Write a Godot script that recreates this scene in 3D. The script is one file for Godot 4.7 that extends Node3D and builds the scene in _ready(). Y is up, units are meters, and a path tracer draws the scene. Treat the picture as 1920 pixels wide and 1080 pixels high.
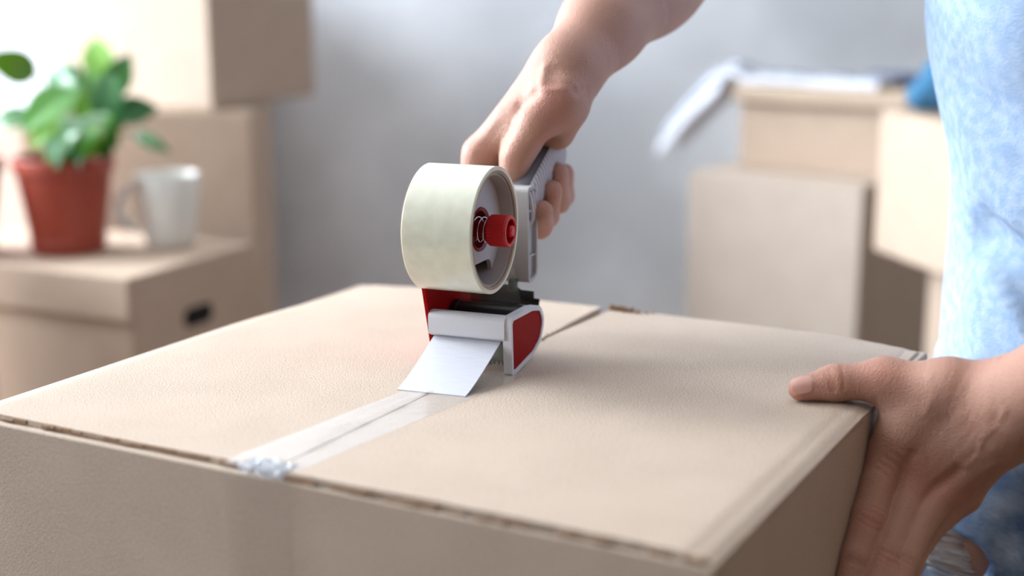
extends Node3D

# ---------------------------------------------------------------- materials
var tex_cache := {}
var card_cache := {}

func noise_tex(key: String, freq: float, octaves: int, lo: Color, hi: Color, size := 512, kind := FastNoiseLite.TYPE_SIMPLEX_SMOOTH, p0 := 0.25, p1 := 0.75) -> NoiseTexture2D:
	if tex_cache.has(key):
		return tex_cache[key]
	var n := FastNoiseLite.new()
	n.noise_type = kind
	n.seed = key.hash() % 10000
	n.frequency = freq
	n.fractal_octaves = octaves
	var g := Gradient.new()
	g.offsets = PackedFloat32Array([p0, p1])
	g.colors = PackedColorArray([lo, hi])
	var t := NoiseTexture2D.new()
	t.width = size
	t.height = size
	t.seamless = true
	t.noise = n
	t.color_ramp = g
	tex_cache[key] = t
	return t

func mat(col: Color, rough := 0.6, metal := 0.0) -> StandardMaterial3D:
	var m := StandardMaterial3D.new()
	m.albedo_color = col
	m.roughness = rough
	m.metallic = metal
	return m

func triplanar(m: StandardMaterial3D, scale: float, world := false) -> StandardMaterial3D:
	m.uv1_triplanar = true
	m.uv1_world_triplanar = world
	m.uv1_scale = Vector3.ONE * scale
	m.uv1_triplanar_sharpness = 4.0
	return m

func bump(m: StandardMaterial3D, t: Texture2D, cm: float) -> StandardMaterial3D:
	m.heightmap_enabled = true
	m.heightmap_texture = t
	m.heightmap_scale = cm
	return m

func card(col: Color, fine := 3.0) -> StandardMaterial3D:
	var k := str(col, fine)
	if card_cache.has(k):
		return card_cache[k]
	var m := mat(col, 0.82)
	m.metallic_specular = 0.3
	m.albedo_texture = noise_tex("card_fibre", 0.22, 3, Color(0.86, 0.85, 0.835), Color(1, 1, 1), 1024)
	bump(m, noise_tex("card_bump", 0.20, 3, Color.BLACK, Color.WHITE, 1024), 0.014)
	triplanar(m, fine)
	m.detail_enabled = true
	m.detail_blend_mode = BaseMaterial3D.BLEND_MODE_MUL
	m.detail_albedo = noise_tex("card_cloud", 0.008, 4, Color(0.98, 0.978, 0.976), Color(1, 1, 1))
	card_cache[k] = m
	return m

func clear_film(col: Color, alpha: float, rough := 0.12) -> StandardMaterial3D:
	var m := mat(Color(col.r, col.g, col.b, alpha), rough)
	m.transparency = BaseMaterial3D.TRANSPARENCY_ALPHA
	m.cull_mode = BaseMaterial3D.CULL_DISABLED
	return m

# ---------------------------------------------------------------- nodes
func numbered(called: String, parent: Node) -> String:
	var k := called
	var i := 1
	while parent.has_node(NodePath(k)):
		k = "%s_%03d" % [called, i]
		i += 1
	return k

func thing(called: String, label: String, category: String, at := Vector3.ZERO, yaw := 0.0, group := "") -> Node3D:
	var o := Node3D.new()
	o.name = numbered(called, self)
	add_child(o, true)
	o.position = at
	o.rotation_degrees.y = yaw
	tag(o, label, category, group)
	return o

func tag(o: Node, label: String, category: String, group := "") -> void:
	o.set_meta("label", label)
	o.set_meta("category", category)
	if group:
		o.set_meta("group", group)

func part(called: String, mesh: Mesh, m: Material, parent: Node, at := Vector3.ZERO, label := "") -> MeshInstance3D:
	var o := MeshInstance3D.new()
	o.name = numbered(called, parent)
	o.mesh = mesh
	o.material_override = m
	parent.add_child(o, true)
	o.position = at
	if label:
		o.set_meta("label", label)
	return o

func struct(called: String, mesh: Mesh, m: Material, label: String, category: String, at := Vector3.ZERO) -> MeshInstance3D:
	var o := part(called, mesh, m, self, at)
	o.set_meta("kind", "structure")
	tag(o, label, category)
	return o

# ---------------------------------------------------------------- shapes (front faces clockwise)
func begin() -> SurfaceTool:
	var st := SurfaceTool.new()
	st.begin(Mesh.PRIMITIVE_TRIANGLES)
	st.set_smooth_group(-1)
	return st

func done(st: SurfaceTool) -> ArrayMesh:
	st.generate_normals()
	return st.commit()

func tri(st: SurfaceTool, a: Vector3, b: Vector3, c: Vector3) -> void:
	st.add_vertex(a)
	st.add_vertex(b)
	st.add_vertex(c)

func quad(st: SurfaceTool, a: Vector3, b: Vector3, c: Vector3, d: Vector3) -> void:
	tri(st, a, b, c)
	tri(st, a, c, d)

# box with chamfered edges; faces outward clockwise
func bx(st: SurfaceTool, lo: Vector3, hi: Vector3, ch := 0.001, xf := Transform3D()) -> void:
	var c := (lo + hi) / 2.0
	var e := (hi - lo) / 2.0
	ch = minf(ch, 0.45 * minf(e.x, minf(e.y, e.z)))
	for ax in 3:
		for s: float in [-1.0, 1.0]:
			var u := (ax + 1) % 3
			var v := (ax + 2) % 3
			var p: Array[Vector3] = []
			for k: Vector2 in [Vector2(-1, -1), Vector2(1, -1), Vector2(1, 1), Vector2(-1, 1)]:
				var q := Vector3.ZERO
				q[ax] = s * e[ax]
				q[u] = k.x * (e[u] - ch)
				q[v] = k.y * (e[v] - ch)
				p.append(xf * (c + q))
			if s > 0:
				quad(st, p[3], p[2], p[1], p[0])
			else:
				quad(st, p[0], p[1], p[2], p[3])
	for ax in 3:
		var u := (ax + 1) % 3
		var v := (ax + 2) % 3
		for su: float in [-1.0, 1.0]:
			for sv: float in [-1.0, 1.0]:
				var p: Array[Vector3] = []
				for k: Vector2 in [Vector2(-1, 0), Vector2(1, 0), Vector2(1, 1), Vector2(-1, 1)]:
					var q := Vector3.ZERO
					q[ax] = k.x * (e[ax] - ch)
					q[u] = su * (e[u] - (ch if k.y > 0 else 0.0))
					q[v] = sv * (e[v] - (0.0 if k.y > 0 else ch))
					p.append(xf * (c + q))
				if su * sv > 0:
					quad(st, p[0], p[1], p[2], p[3])
				else:
					quad(st, p[3], p[2], p[1], p[0])
	for sx: float in [-1.0, 1.0]:
		for sy: float in [-1.0, 1.0]:
			for sz: float in [-1.0, 1.0]:
				var a := xf * (c + Vector3(sx * e.x, sy * (e.y - ch), sz * (e.z - ch)))
				var b := xf * (c + Vector3(sx * (e.x - ch), sy * e.y, sz * (e.z - ch)))
				var d := xf * (c + Vector3(sx * (e.x - ch), sy * (e.y - ch), sz * e.z))
				if sx * sy * sz > 0:
					tri(st, a, d, b)
				else:
					tri(st, a, b, d)

func box_mesh(lo: Vector3, hi: Vector3, ch := 0.001) -> ArrayMesh:
	var st := begin()
	bx(st, lo, hi, ch)
	return done(st)

# lathe about the y axis of xf; profile = (radius, height)
func lathe(st: SurfaceTool, prof: PackedVector2Array, segs := 48, xf := Transform3D(), smooth := true, star := 0.0, teeth := 0) -> void:
	for i in prof.size() - 1:
		st.set_smooth_group(0 if smooth else 20 + i)
		for k in segs:
			var p: Array[Vector3] = []
			for w: Vector2i in [Vector2i(i, k), Vector2i(i, k + 1), Vector2i(i + 1, k + 1), Vector2i(i + 1, k)]:
				var a := TAU * (w.y % segs) / segs
				var r := prof[w.x].x
				if teeth > 0 and r > 0.0001:
					r += star * (1.0 if (w.y % segs) % 4 < 2 else -1.0)
				p.append(xf * Vector3(r * cos(a), prof[w.x].y, r * sin(a)))
			if prof[i].x > 1e-6:
				tri(st, p[0], p[1], p[2])
			if prof[i + 1].x > 1e-6:
				tri(st, p[0], p[2], p[3])
	st.set_smooth_group(-1)

func tube(st: SurfaceTool, path: Array, rad: Array, segs := 10, cap := true) -> void:
	st.set_smooth_group(1)
	var rings: Array = []
	var nrm := Vector3.UP
	for i in path.size():
		var a: Vector3 = path[maxi(i - 1, 0)]
		var b: Vector3 = path[mini(i + 1, path.size() - 1)]
		var t := (b - a).normalized()
		nrm = (nrm - t * nrm.dot(t))
		if nrm.length() < 0.05:
			nrm = t.cross(Vector3.RIGHT)
		nrm = nrm.normalized()
		var bn := t.cross(nrm)
		var r: float = rad[mini(i, rad.size() - 1)]
		var ring: Array[Vector3] = []
		for k in segs:
			var an := TAU * k / segs
			ring.append(path[i] + (nrm * cos(an) + bn * sin(an)) * r)
		rings.append(ring)
	for i in rings.size() - 1:
		for k in segs:
			quad(st, rings[i][k], rings[i + 1][k], rings[i + 1][(k + 1) % segs], rings[i][(k + 1) % segs])
	if cap:
		for k in segs:
			tri(st, path[0], rings[0][k], rings[0][(k + 1) % segs])
			var n := rings.size() - 1
			tri(st, path[n], rings[n][(k + 1) % segs], rings[n][k])
	st.set_smooth_group(-1)

# polygon in (a, b) extruded along the third axis of xf (local z), from z0 to z1; holes by a second outline
func prism(st: SurfaceTool, poly: PackedVector2Array, z0: float, z1: float, xf := Transform3D(), hole := PackedVector2Array()) -> void:
	if Geometry2D.is_polygon_clockwise(poly):
		poly.reverse()
	var flat := xf.basis.determinant() < 0
	var put := func(a: Vector3, b: Vector3, c: Vector3) -> void:
		if flat:
			tri(st, xf * a, xf * c, xf * b)
		else:
			tri(st, xf * a, xf * b, xf * c)
	var pieces: Array = [poly]
	if hole.size():
		# cut the ring into two halves so that each triangulates
		var lo := Vector2(1e9, 1e9)
		var hi := -lo
		for p in poly:
			lo = lo.min(p)
			hi = hi.max(p)
		var mid := 0.0
		for p in hole:
			mid += p.x / hole.size()
		pieces = []
		for half: PackedVector2Array in [PackedVector2Array([Vector2(lo.x - 1, lo.y - 1), Vector2(mid, lo.y - 1), Vector2(mid, hi.y + 1), Vector2(lo.x - 1, hi.y + 1)]), PackedVector2Array([Vector2(mid, lo.y - 1), Vector2(hi.x + 1, lo.y - 1), Vector2(hi.x + 1, hi.y + 1), Vector2(mid, hi.y + 1)])]:
			for q in Geometry2D.intersect_polygons(poly, half):
				for w in Geometry2D.clip_polygons(q, hole):
					pieces.append(w)
	for pc: PackedVector2Array in pieces:
		if Geometry2D.is_polygon_clockwise(pc):
			pc.reverse()
		var idx := Geometry2D.triangulate_polygon(pc)
		for i in range(0, idx.size(), 3):
			var a := pc[idx[i]]
			var b := pc[idx[i + 1]]
			var c := pc[idx[i + 2]]
			if (b - a).cross(c - a) < 0:
				var t := b
				b = c
				c = t
			put.call(Vector3(a.x, a.y, z1), Vector3(c.x, c.y, z1), Vector3(b.x, b.y, z1))
			put.call(Vector3(a.x, a.y, z0), Vector3(b.x, b.y, z0), Vector3(c.x, c.y, z0))
	for ring: PackedVector2Array in [poly, hole]:
		if ring.is_empty():
			continue
		var r := ring.duplicate()
		if Geometry2D.is_polygon_clockwise(r):
			r.reverse()
		if ring == hole:
			r.reverse()
		for i in r.size():
			var a := r[i]
			var b := r[(i + 1) % r.size()]
			put.call(Vector3(a.x, a.y, z0), Vector3(a.x, a.y, z1), Vector3(b.x, b.y, z1))
			put.call(Vector3(a.x, a.y, z0), Vector3(b.x, b.y, z1), Vector3(b.x, b.y, z0))

# closed polygon with corners rounded to the given radii
func rounded(pts: Array, radii: Array, n := 6) -> PackedVector2Array:
	var out := PackedVector2Array()
	for i in pts.size():
		var p: Vector2 = pts[i]
		var a: Vector2 = pts[(i + pts.size() - 1) % pts.size()]
		var b: Vector2 = pts[(i + 1) % pts.size()]
		var r: float = radii[i]
		if r <= 0:
			out.append(p)
			continue
		var da := (a - p).normalized()
		var db := (b - p).normalized()
		var cut := minf(r / tan(absf(da.angle_to(db)) / 2.0), 0.49 * minf((a - p).length(), (b - p).length()))
		for k in n + 1:
			var t := float(k) / n
			var q0 := p + da * cut
			var q1 := p + db * cut
			out.append(q0.lerp(p, t).lerp(p.lerp(q1, t), t))
	return out

func circle(c: Vector2, r: float, n := 40) -> PackedVector2Array:
	var out := PackedVector2Array()
	for k in n:
		out.append(c + Vector2(cos(TAU * k / n), sin(TAU * k / n)) * r)
	return out

# a sheet with thickness from a grid of points [i][j]; normal side is the one that thick points away from
func sheet(st: SurfaceTool, g: Array, thick: Vector3) -> void:
	var ni := g.size()
	var nj: int = g[0].size()
	for i in ni - 1:
		for j in nj - 1:
			st.set_smooth_group(2)
			quad(st, g[i][j], g[i + 1][j], g[i + 1][j + 1], g[i][j + 1])
			st.set_smooth_group(3)
			quad(st, g[i][j] - thick, g[i][j + 1] - thick, g[i + 1][j + 1] - thick, g[i + 1][j] - thick)
	st.set_smooth_group(-1)
	for i in ni - 1:
		for j: int in [0, nj - 1]:
			var a: Vector3 = g[i][j]
			var b: Vector3 = g[i + 1][j]
			if j == 0:
				quad(st, a, a - thick, b - thick, b)
			else:
				quad(st, b, b - thick, a - thick, a)
	for j in nj - 1:
		for i: int in [0, ni - 1]:
			var a: Vector3 = g[i][j]
			var b: Vector3 = g[i][j + 1]
			if i == 0:
				quad(st, b, b - thick, a - thick, a)
			else:
				quad(st, a, a - thick, b - thick, b)

# ---------------------------------------------------------------- smooth bodies: tapered capsules joined by a smooth minimum, meshed as surface nets
class Field:
	var o: Vector3
	var h: float
	var nx: int
	var ny: int
	var nz: int
	var a := PackedFloat32Array()

	func _init(lo: Vector3, hi: Vector3, cell: float) -> void:
		o = lo
		h = cell
		nx = int(ceil((hi.x - lo.x) / cell)) + 1
		ny = int(ceil((hi.y - lo.y) / cell)) + 1
		nz = int(ceil((hi.z - lo.z) / cell)) + 1
		a.resize(nx * ny * nz)

	func span(lo: Vector3, hi: Vector3) -> Array:
		var i0 := ((lo - o) / h).floor()
		var i1 := ((hi - o) / h).ceil()
		return [maxi(0, int(i0.x)), mini(nx - 1, int(i1.x)), maxi(0, int(i0.y)), mini(ny - 1, int(i1.y)), maxi(0, int(i0.z)), mini(nz - 1, int(i1.z))]

	# flat: the cross-section is squeezed along this direction to 1/length of the vector
	func cap(p: Vector3, q: Vector3, r0: float, r1: float, k := 0.005, flat := Vector3.ZERO) -> void:
		var m := maxf(r0, r1) + 4.0 * k
		var s := span(p.min(q) - Vector3.ONE * m, p.max(q) + Vector3.ONE * m)
		var squeeze := flat.length_squared() > 0.0
		var fd := flat.normalized()
		var fs := flat.length() - 1.0
		if squeeze:
			q = p + (q - p) + fd * ((q - p).dot(fd) * fs)
		var ab := q - p
		var l2 := maxf(ab.length_squared(), 1e-12)
		var dr := r1 - r0
		var lim := 4.0 * k
		for z in range(s[4], s[5] + 1):
			for y in range(s[2], s[3] + 1):
				var at := (z * ny + y) * nx
				for x in range(s[0], s[1] + 1):
					var d := Vector3(o.x + x * h, o.y + y * h, o.z + z * h) - p
					if squeeze:
						d += fd * (d.dot(fd) * fs)
					var t := clampf(d.dot(ab) / l2, 0.0, 1.0)
					var e := (d - ab * t).length() - r0 - dr * t
					if e < lim:
						a[at + x] += exp(minf(-e / k, 40.0))

	# a groove (amount > 0) or a ridge (amount < 0) of gaussian width w along a line
	func crease(line: Array, w: float, amount: float) -> void:
		var lo: Vector3 = line[0]
		var hi: Vector3 = line[0]
		for p: Vector3 in line:
			lo = lo.min(p)
			hi = hi.max(p)
		var s := span(lo - Vector3.ONE * w * 2.5, hi + Vector3.ONE * w * 2.5)
		for z in range(s[4], s[5] + 1):
			for y in range(s[2], s[3] + 1):
				var at := (z * ny + y) * nx
				for x in range(s[0], s[1] + 1):
					if a[at + x] <= 0.0:
						continue
					var c := Vector3(o.x + x * h, o.y + y * h, o.z + z * h)
					var best := 1e9
					for i in line.size() - 1:
						var p: Vector3 = line[i]
						var ab: Vector3 = line[i + 1] - p
						var d := c - p
						var t := clampf(d.dot(ab) / maxf(ab.length_squared(), 1e-12), 0.0, 1.0)
						best = minf(best, (d - ab * t).length_squared())
					best /= w * w
					if best < 6.0:
						a[at + x] *= exp(-amount * exp(-best))

	# removes everything on the far side of a plane, inside a sphere
	func cut(point: Vector3, normal: Vector3, k: float) -> void:
		for z in nz:
			for y in ny:
				var at := (z * ny + y) * nx
				for x in nx:
					if a[at + x] > 0.0:
						var e := (Vector3(o.x + x * h, o.y + y * h, o.z + z * h) - point).dot(normal)
						if e > -6.0 * k:
							var v := a[at + x]
							var w := exp(clampf(-e / k, -40.0, 40.0))
							a[at + x] = v * w / (v + w)

	func carve(c: Vector3, rad: Vector3, turn: Basis, k: float) -> void:
		var m := maxf(rad.x, maxf(rad.y, rad.z)) * 1.5
		var s := span(c - Vector3.ONE * m, c + Vector3.ONE * m)
		for z in range(s[4], s[5] + 1):
			for y in range(s[2], s[3] + 1):
				var at := (z * ny + y) * nx
				for x in range(s[0], s[1] + 1):
					if a[at + x] > 0.0:
						var d := (Vector3(o.x + x * h, o.y + y * h, o.z + z * h) - c) * turn / rad
						var e := (d.length() - 1.0) * minf(rad.x, minf(rad.y, rad.z))
						var w := exp(clampf(e / k, -40.0, 40.0))
						a[at + x] = a[at + x] * w / (a[at + x] + w)

	func wrinkle(n: FastNoiseLite, amount: float, squash: Vector3) -> void:
		for z in nz:
			for y in ny:
				var at := (z * ny + y) * nx
				for x in nx:
					var v := a[at + x]
					if v > 1e-3 and v < 1e3:
						a[at + x] = v * exp(amount * n.get_noise_3dv(Vector3(x * h, y * h, z * h) * squash))

	func mesh(into: Dictionary, painter: Node = null, hole := AABB()) -> void:
		var n := a.size()
		var f := PackedFloat32Array()
		f.resize(n)
		for i in n:
			f[i] = -log(a[i]) if a[i] > 3e-4 else 8.0
		var vid := PackedInt32Array()
		vid.resize(n)
		vid.fill(-1)
		var V: PackedVector3Array = into.v
		var N: PackedVector3Array = into.n
		var C: PackedColorArray = into.c
		var I: PackedInt32Array = into.i
		var dy := nx
		var dz := nx * ny
		for z in nz - 1:
			for y in ny - 1:
				var row := z * dz + y * dy
				for x in nx - 1:
					var i := row + x
					var f0 := f[i]
					var f7 := f[i + 1 + dy + dz]
					if f0 == 8.0 and f7 == 8.0:
						continue
					var f1 := f[i + 1]
					var f2 := f[i + dy]
					var f3 := f[i + 1 + dy]
					var f4 := f[i + dz]
					var f5 := f[i + 1 + dz]
					var f6 := f[i + dy + dz]
					var neg := int(f0 < 0) + int(f1 < 0) + int(f2 < 0) + int(f3 < 0) + int(f4 < 0) + int(f5 < 0) + int(f6 < 0) + int(f7 < 0)
					if neg == 0 or neg == 8:
						continue
					var sum := Vector3.ZERO
					var cnt := 0
					if (f0 < 0) != (f1 < 0):
						sum += Vector3(f0 / (f0 - f1), 0, 0); cnt += 1
					if (f2 < 0) != (f3 < 0):
						sum += Vector3(f2 / (f2 - f3), 1, 0); cnt += 1
					if (f4 < 0) != (f5 < 0):
						sum += Vector3(f4 / (f4 - f5), 0, 1); cnt += 1
					if (f6 < 0) != (f7 < 0):
						sum += Vector3(f6 / (f6 - f7), 1, 1); cnt += 1
					if (f0 < 0) != (f2 < 0):
						sum += Vector3(0, f0 / (f0 - f2), 0); cnt += 1
					if (f1 < 0) != (f3 < 0):
						sum += Vector3(1, f1 / (f1 - f3), 0); cnt += 1
					if (f4 < 0) != (f6 < 0):
						sum += Vector3(0, f4 / (f4 - f6), 1); cnt += 1
					if (f5 < 0) != (f7 < 0):
						sum += Vector3(1, f5 / (f5 - f7), 1); cnt += 1
					if (f0 < 0) != (f4 < 0):
						sum += Vector3(0, 0, f0 / (f0 - f4)); cnt += 1
					if (f1 < 0) != (f5 < 0):
						sum += Vector3(1, 0, f1 / (f1 - f5)); cnt += 1
					if (f2 < 0) != (f6 < 0):
						sum += Vector3(0, 1, f2 / (f2 - f6)); cnt += 1
					if (f3 < 0) != (f7 < 0):
						sum += Vector3(1, 1, f3 / (f3 - f7)); cnt += 1
					var p := o + (Vector3(x, y, z) + sum / cnt) * h
					if hole.has_point(p):
						vid[i] = -1
						continue
					vid[i] = V.size()
					V.append(p)
					var g := Vector3(f1 + f3 + f5 + f7 - f0 - f2 - f4 - f6, f2 + f3 + f6 + f7 - f0 - f1 - f4 - f5, f4 + f5 + f6 + f7 - f0 - f1 - f2 - f3)
					N.append(g.normalized())
					C.append(painter.skin_tone(p) if painter else Color.WHITE)
		for z in range(1, nz - 1):
			for y in range(1, ny - 1):
				var row := z * dz + y * dy
				for x in range(1, nx - 1):
					var i := row + x
					var f0 := f[i]
					if f0 == 8.0:
						continue
					var s := f0 < 0
					if s != (f[i + 1] < 0):
						face(I, vid[i], vid[i - dy], vid[i - dy - dz], vid[i - dz], s)
					if s != (f[i + dy] < 0):
						face(I, vid[i], vid[i - dz], vid[i - 1 - dz], vid[i - 1], s)
					if s != (f[i + dz] < 0):
						face(I, vid[i], vid[i - 1], vid[i - 1 - dy], vid[i - dy], s)
		into.v = V
		into.n = N
		into.c = C
		into.i = I

	func face(I: PackedInt32Array, p: int, q: int, r: int, s: int, out: bool) -> void:
		if p < 0 or q < 0 or r < 0 or s < 0:
			return
		if not out:
			I.append(p); I.append(q); I.append(r)
			I.append(p); I.append(r); I.append(s)
		else:
			I.append(p); I.append(r); I.append(q)
			I.append(p); I.append(s); I.append(r)

func new_skin() -> Dictionary:
	return {"v": PackedVector3Array(), "n": PackedVector3Array(), "c": PackedColorArray(), "i": PackedInt32Array()}

func skin_mesh(d: Dictionary) -> ArrayMesh:
	var arr := []
	arr.resize(Mesh.ARRAY_MAX)
	arr[Mesh.ARRAY_VERTEX] = d.v
	arr[Mesh.ARRAY_NORMAL] = d.n
	arr[Mesh.ARRAY_COLOR] = d.c
	arr[Mesh.ARRAY_INDEX] = d.i
	var m := ArrayMesh.new()
	m.add_surface_from_arrays(Mesh.PRIMITIVE_TRIANGLES, arr)
	return m

# ---------------------------------------------------------------- where things are
# the big carton stands turned 28.2 degrees: s runs along its front, t away from it
func at_st(s: float, y: float, t: float) -> Vector3:
	return Vector3(s * 0.8813 + t * 0.4726, y, s * 0.4726 - t * 0.8813)

func view_and_light() -> void:
	var cam := Camera3D.new()
	cam.name = "camera"
	add_child(cam)
	cam.position = Vector3(0, 1.178, 0)
	cam.rotation_degrees.x = -12.345
	var lens := CameraAttributesPhysical.new()
	lens.frustum_focal_length = 59.4
	lens.frustum_focus_distance = 0.93
	lens.frustum_near = 0.05
	lens.frustum_far = 60.0
	lens.exposure_aperture = 3.1
	cam.attributes = lens
	cam.fov = 22.842
	cam.near = 0.05
	cam.current = true

	var env := Environment.new()
	env.background_mode = Environment.BG_SKY
	var sky_mat := ProceduralSkyMaterial.new()
	sky_mat.sky_top_color = Color(0.62, 0.76, 0.95)
	sky_mat.sky_horizon_color = Color(0.9, 0.94, 1.0)
	sky_mat.ground_bottom_color = Color(0.42, 0.42, 0.4)
	sky_mat.ground_horizon_color = Color(0.7, 0.72, 0.74)
	sky_mat.sky_energy_multiplier = 1.0
	var sky := Sky.new()
	sky.sky_material = sky_mat
	env.sky = sky
	env.tonemap_mode = Environment.TONE_MAPPER_LINEAR
	env.tonemap_exposure = 1.3
	env.sdfgi_enabled = true
	env.ssao_enabled = true
	env.ssil_enabled = true
	var we := WorldEnvironment.new()
	we.name = "world_environment"
	we.environment = env
	add_child(we)

	daylight(Vector3(-2.46, 2.0, -2.1), Vector2(1.0, 2.3), 21.5, Vector3(1, 0, 0))
	daylight(Vector3(-2.46, 2.0, -0.4), Vector2(0.8, 2.3), 3.6, Vector3(1, 0, 0))

# daylight through a window of the left wall, as large as its opening
func daylight(at: Vector3, size: Vector2, energy: float, towards: Vector3) -> void:
	var l := AreaLight3D.new()
	l.name = "window_daylight"
	l.area_size = size
	l.area_normalize_energy = true
	l.light_energy = energy
	l.light_color = Color(0.925, 0.96, 1.0)
	l.shadow_enabled = true
	l.area_range = 12.0
	l.area_attenuation = 2.0
	add_child(l, true)
	l.look_at_from_position(at, at + towards, Vector3.UP)

func room() -> void:
	var plaster := mat(Color(0.91, 0.93, 0.955), 0.9)
	plaster.albedo_texture = noise_tex("plaster_cloud", 0.006, 5, Color(0.86, 0.86, 0.86), Color(1, 1, 1))
	triplanar(plaster, 0.45)
	var white := mat(Color(0.86, 0.85, 0.83), 0.9)
	var brown := mat(Color(0.40, 0.36, 0.33), 0.9)
	var concrete := mat(Color(0.45, 0.36, 0.29), 0.5)
	concrete.albedo_texture = noise_tex("floor_cloud", 0.02, 4, Color(0.85, 0.84, 0.83), Color(1, 1, 1))
	triplanar(concrete, 0.6)
	struct("floor", box_mesh(Vector3(-2.7, -0.1, -3.0), Vector3(2.8, 0, 1.8), 0.001), concrete, "brown floor under the stacked moving boxes", "floor")
	struct("ceiling", box_mesh(Vector3(-2.7, 3.3, -3.0), Vector3(2.8, 3.4, 1.8), 0.001), white, "white ceiling above the room", "ceiling")
	struct("wall_back", box_mesh(Vector3(-2.7, 0, -3.0), Vector3(2.8, 3.3, -2.8), 0.001), plaster, "blurred pale grey plaster wall behind the moving boxes", "wall")
	struct("wall_right", box_mesh(Vector3(2.6, 0, -2.8), Vector3(2.8, 3.3, 1.6), 0.001), mat(Color(0.63, 0.575, 0.52), 0.9), "plain beige wall on the person's side of the room", "wall")
	struct("wall_front", box_mesh(Vector3(-2.7, 0, 1.6), Vector3(2.8, 3.3, 1.8), 0.001), brown, "plain brownish wall behind the viewpoint", "wall")
	# left wall with two tall openings
	var st := begin()
	for r: Array in [[-2.8, -2.6, 0.0, 3.3], [-1.6, -0.8, 0.0, 3.3], [0.0, 1.6, 0.0, 3.3], [-2.6, -1.6, 0.0, 0.85], [-2.6, -1.6, 3.15, 3.3], [-0.8, 0.0, 0.0, 0.85], [-0.8, 0.0, 3.15, 3.3]]:
		bx(st, Vector3(-2.7, r[2], r[0]), Vector3(-2.5, r[3], r[1]), 0.0005)
	struct("wall_left", done(st), white, "white wall with two tall windows that light the room", "wall")
	var n := 1
	for w: Array in [[-2.6, -1.6], [-0.8, 0.0]]:
		var f := begin()
		var zm: float = (w[0] + w[1]) / 2.0
		for r: Array in [[w[0], w[0] + 0.06, 0.85, 3.15], [w[1] - 0.06, w[1], 0.85, 3.15], [zm - 0.03, zm + 0.03, 0.91, 3.09], [w[0] + 0.06, w[1] - 0.06, 0.85, 0.91], [w[0] + 0.06, w[1] - 0.06, 3.09, 3.15]]:
			bx(f, Vector3(-2.65, r[2], r[0]), Vector3(-2.58, r[3], r[1]), 0.004)
		var o := struct("window_%d" % n, done(f), mat(Color(0.9, 0.9, 0.89), 0.4), ["tall white window frame beside the stacked boxes", "slightly narrower white window frame nearer the viewpoint"][n - 1], "window")
		o.set_meta("kind", "structure")
		n += 1

# ---------------------------------------------------------------- the carton being taped
const TOP := 0.92
const KRAFT := Color(0.785, 0.712, 0.645)
const S0 := -0.6935
const S1 := -0.2045
const T0 := 0.5745
const T1 := 1.0125

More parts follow.
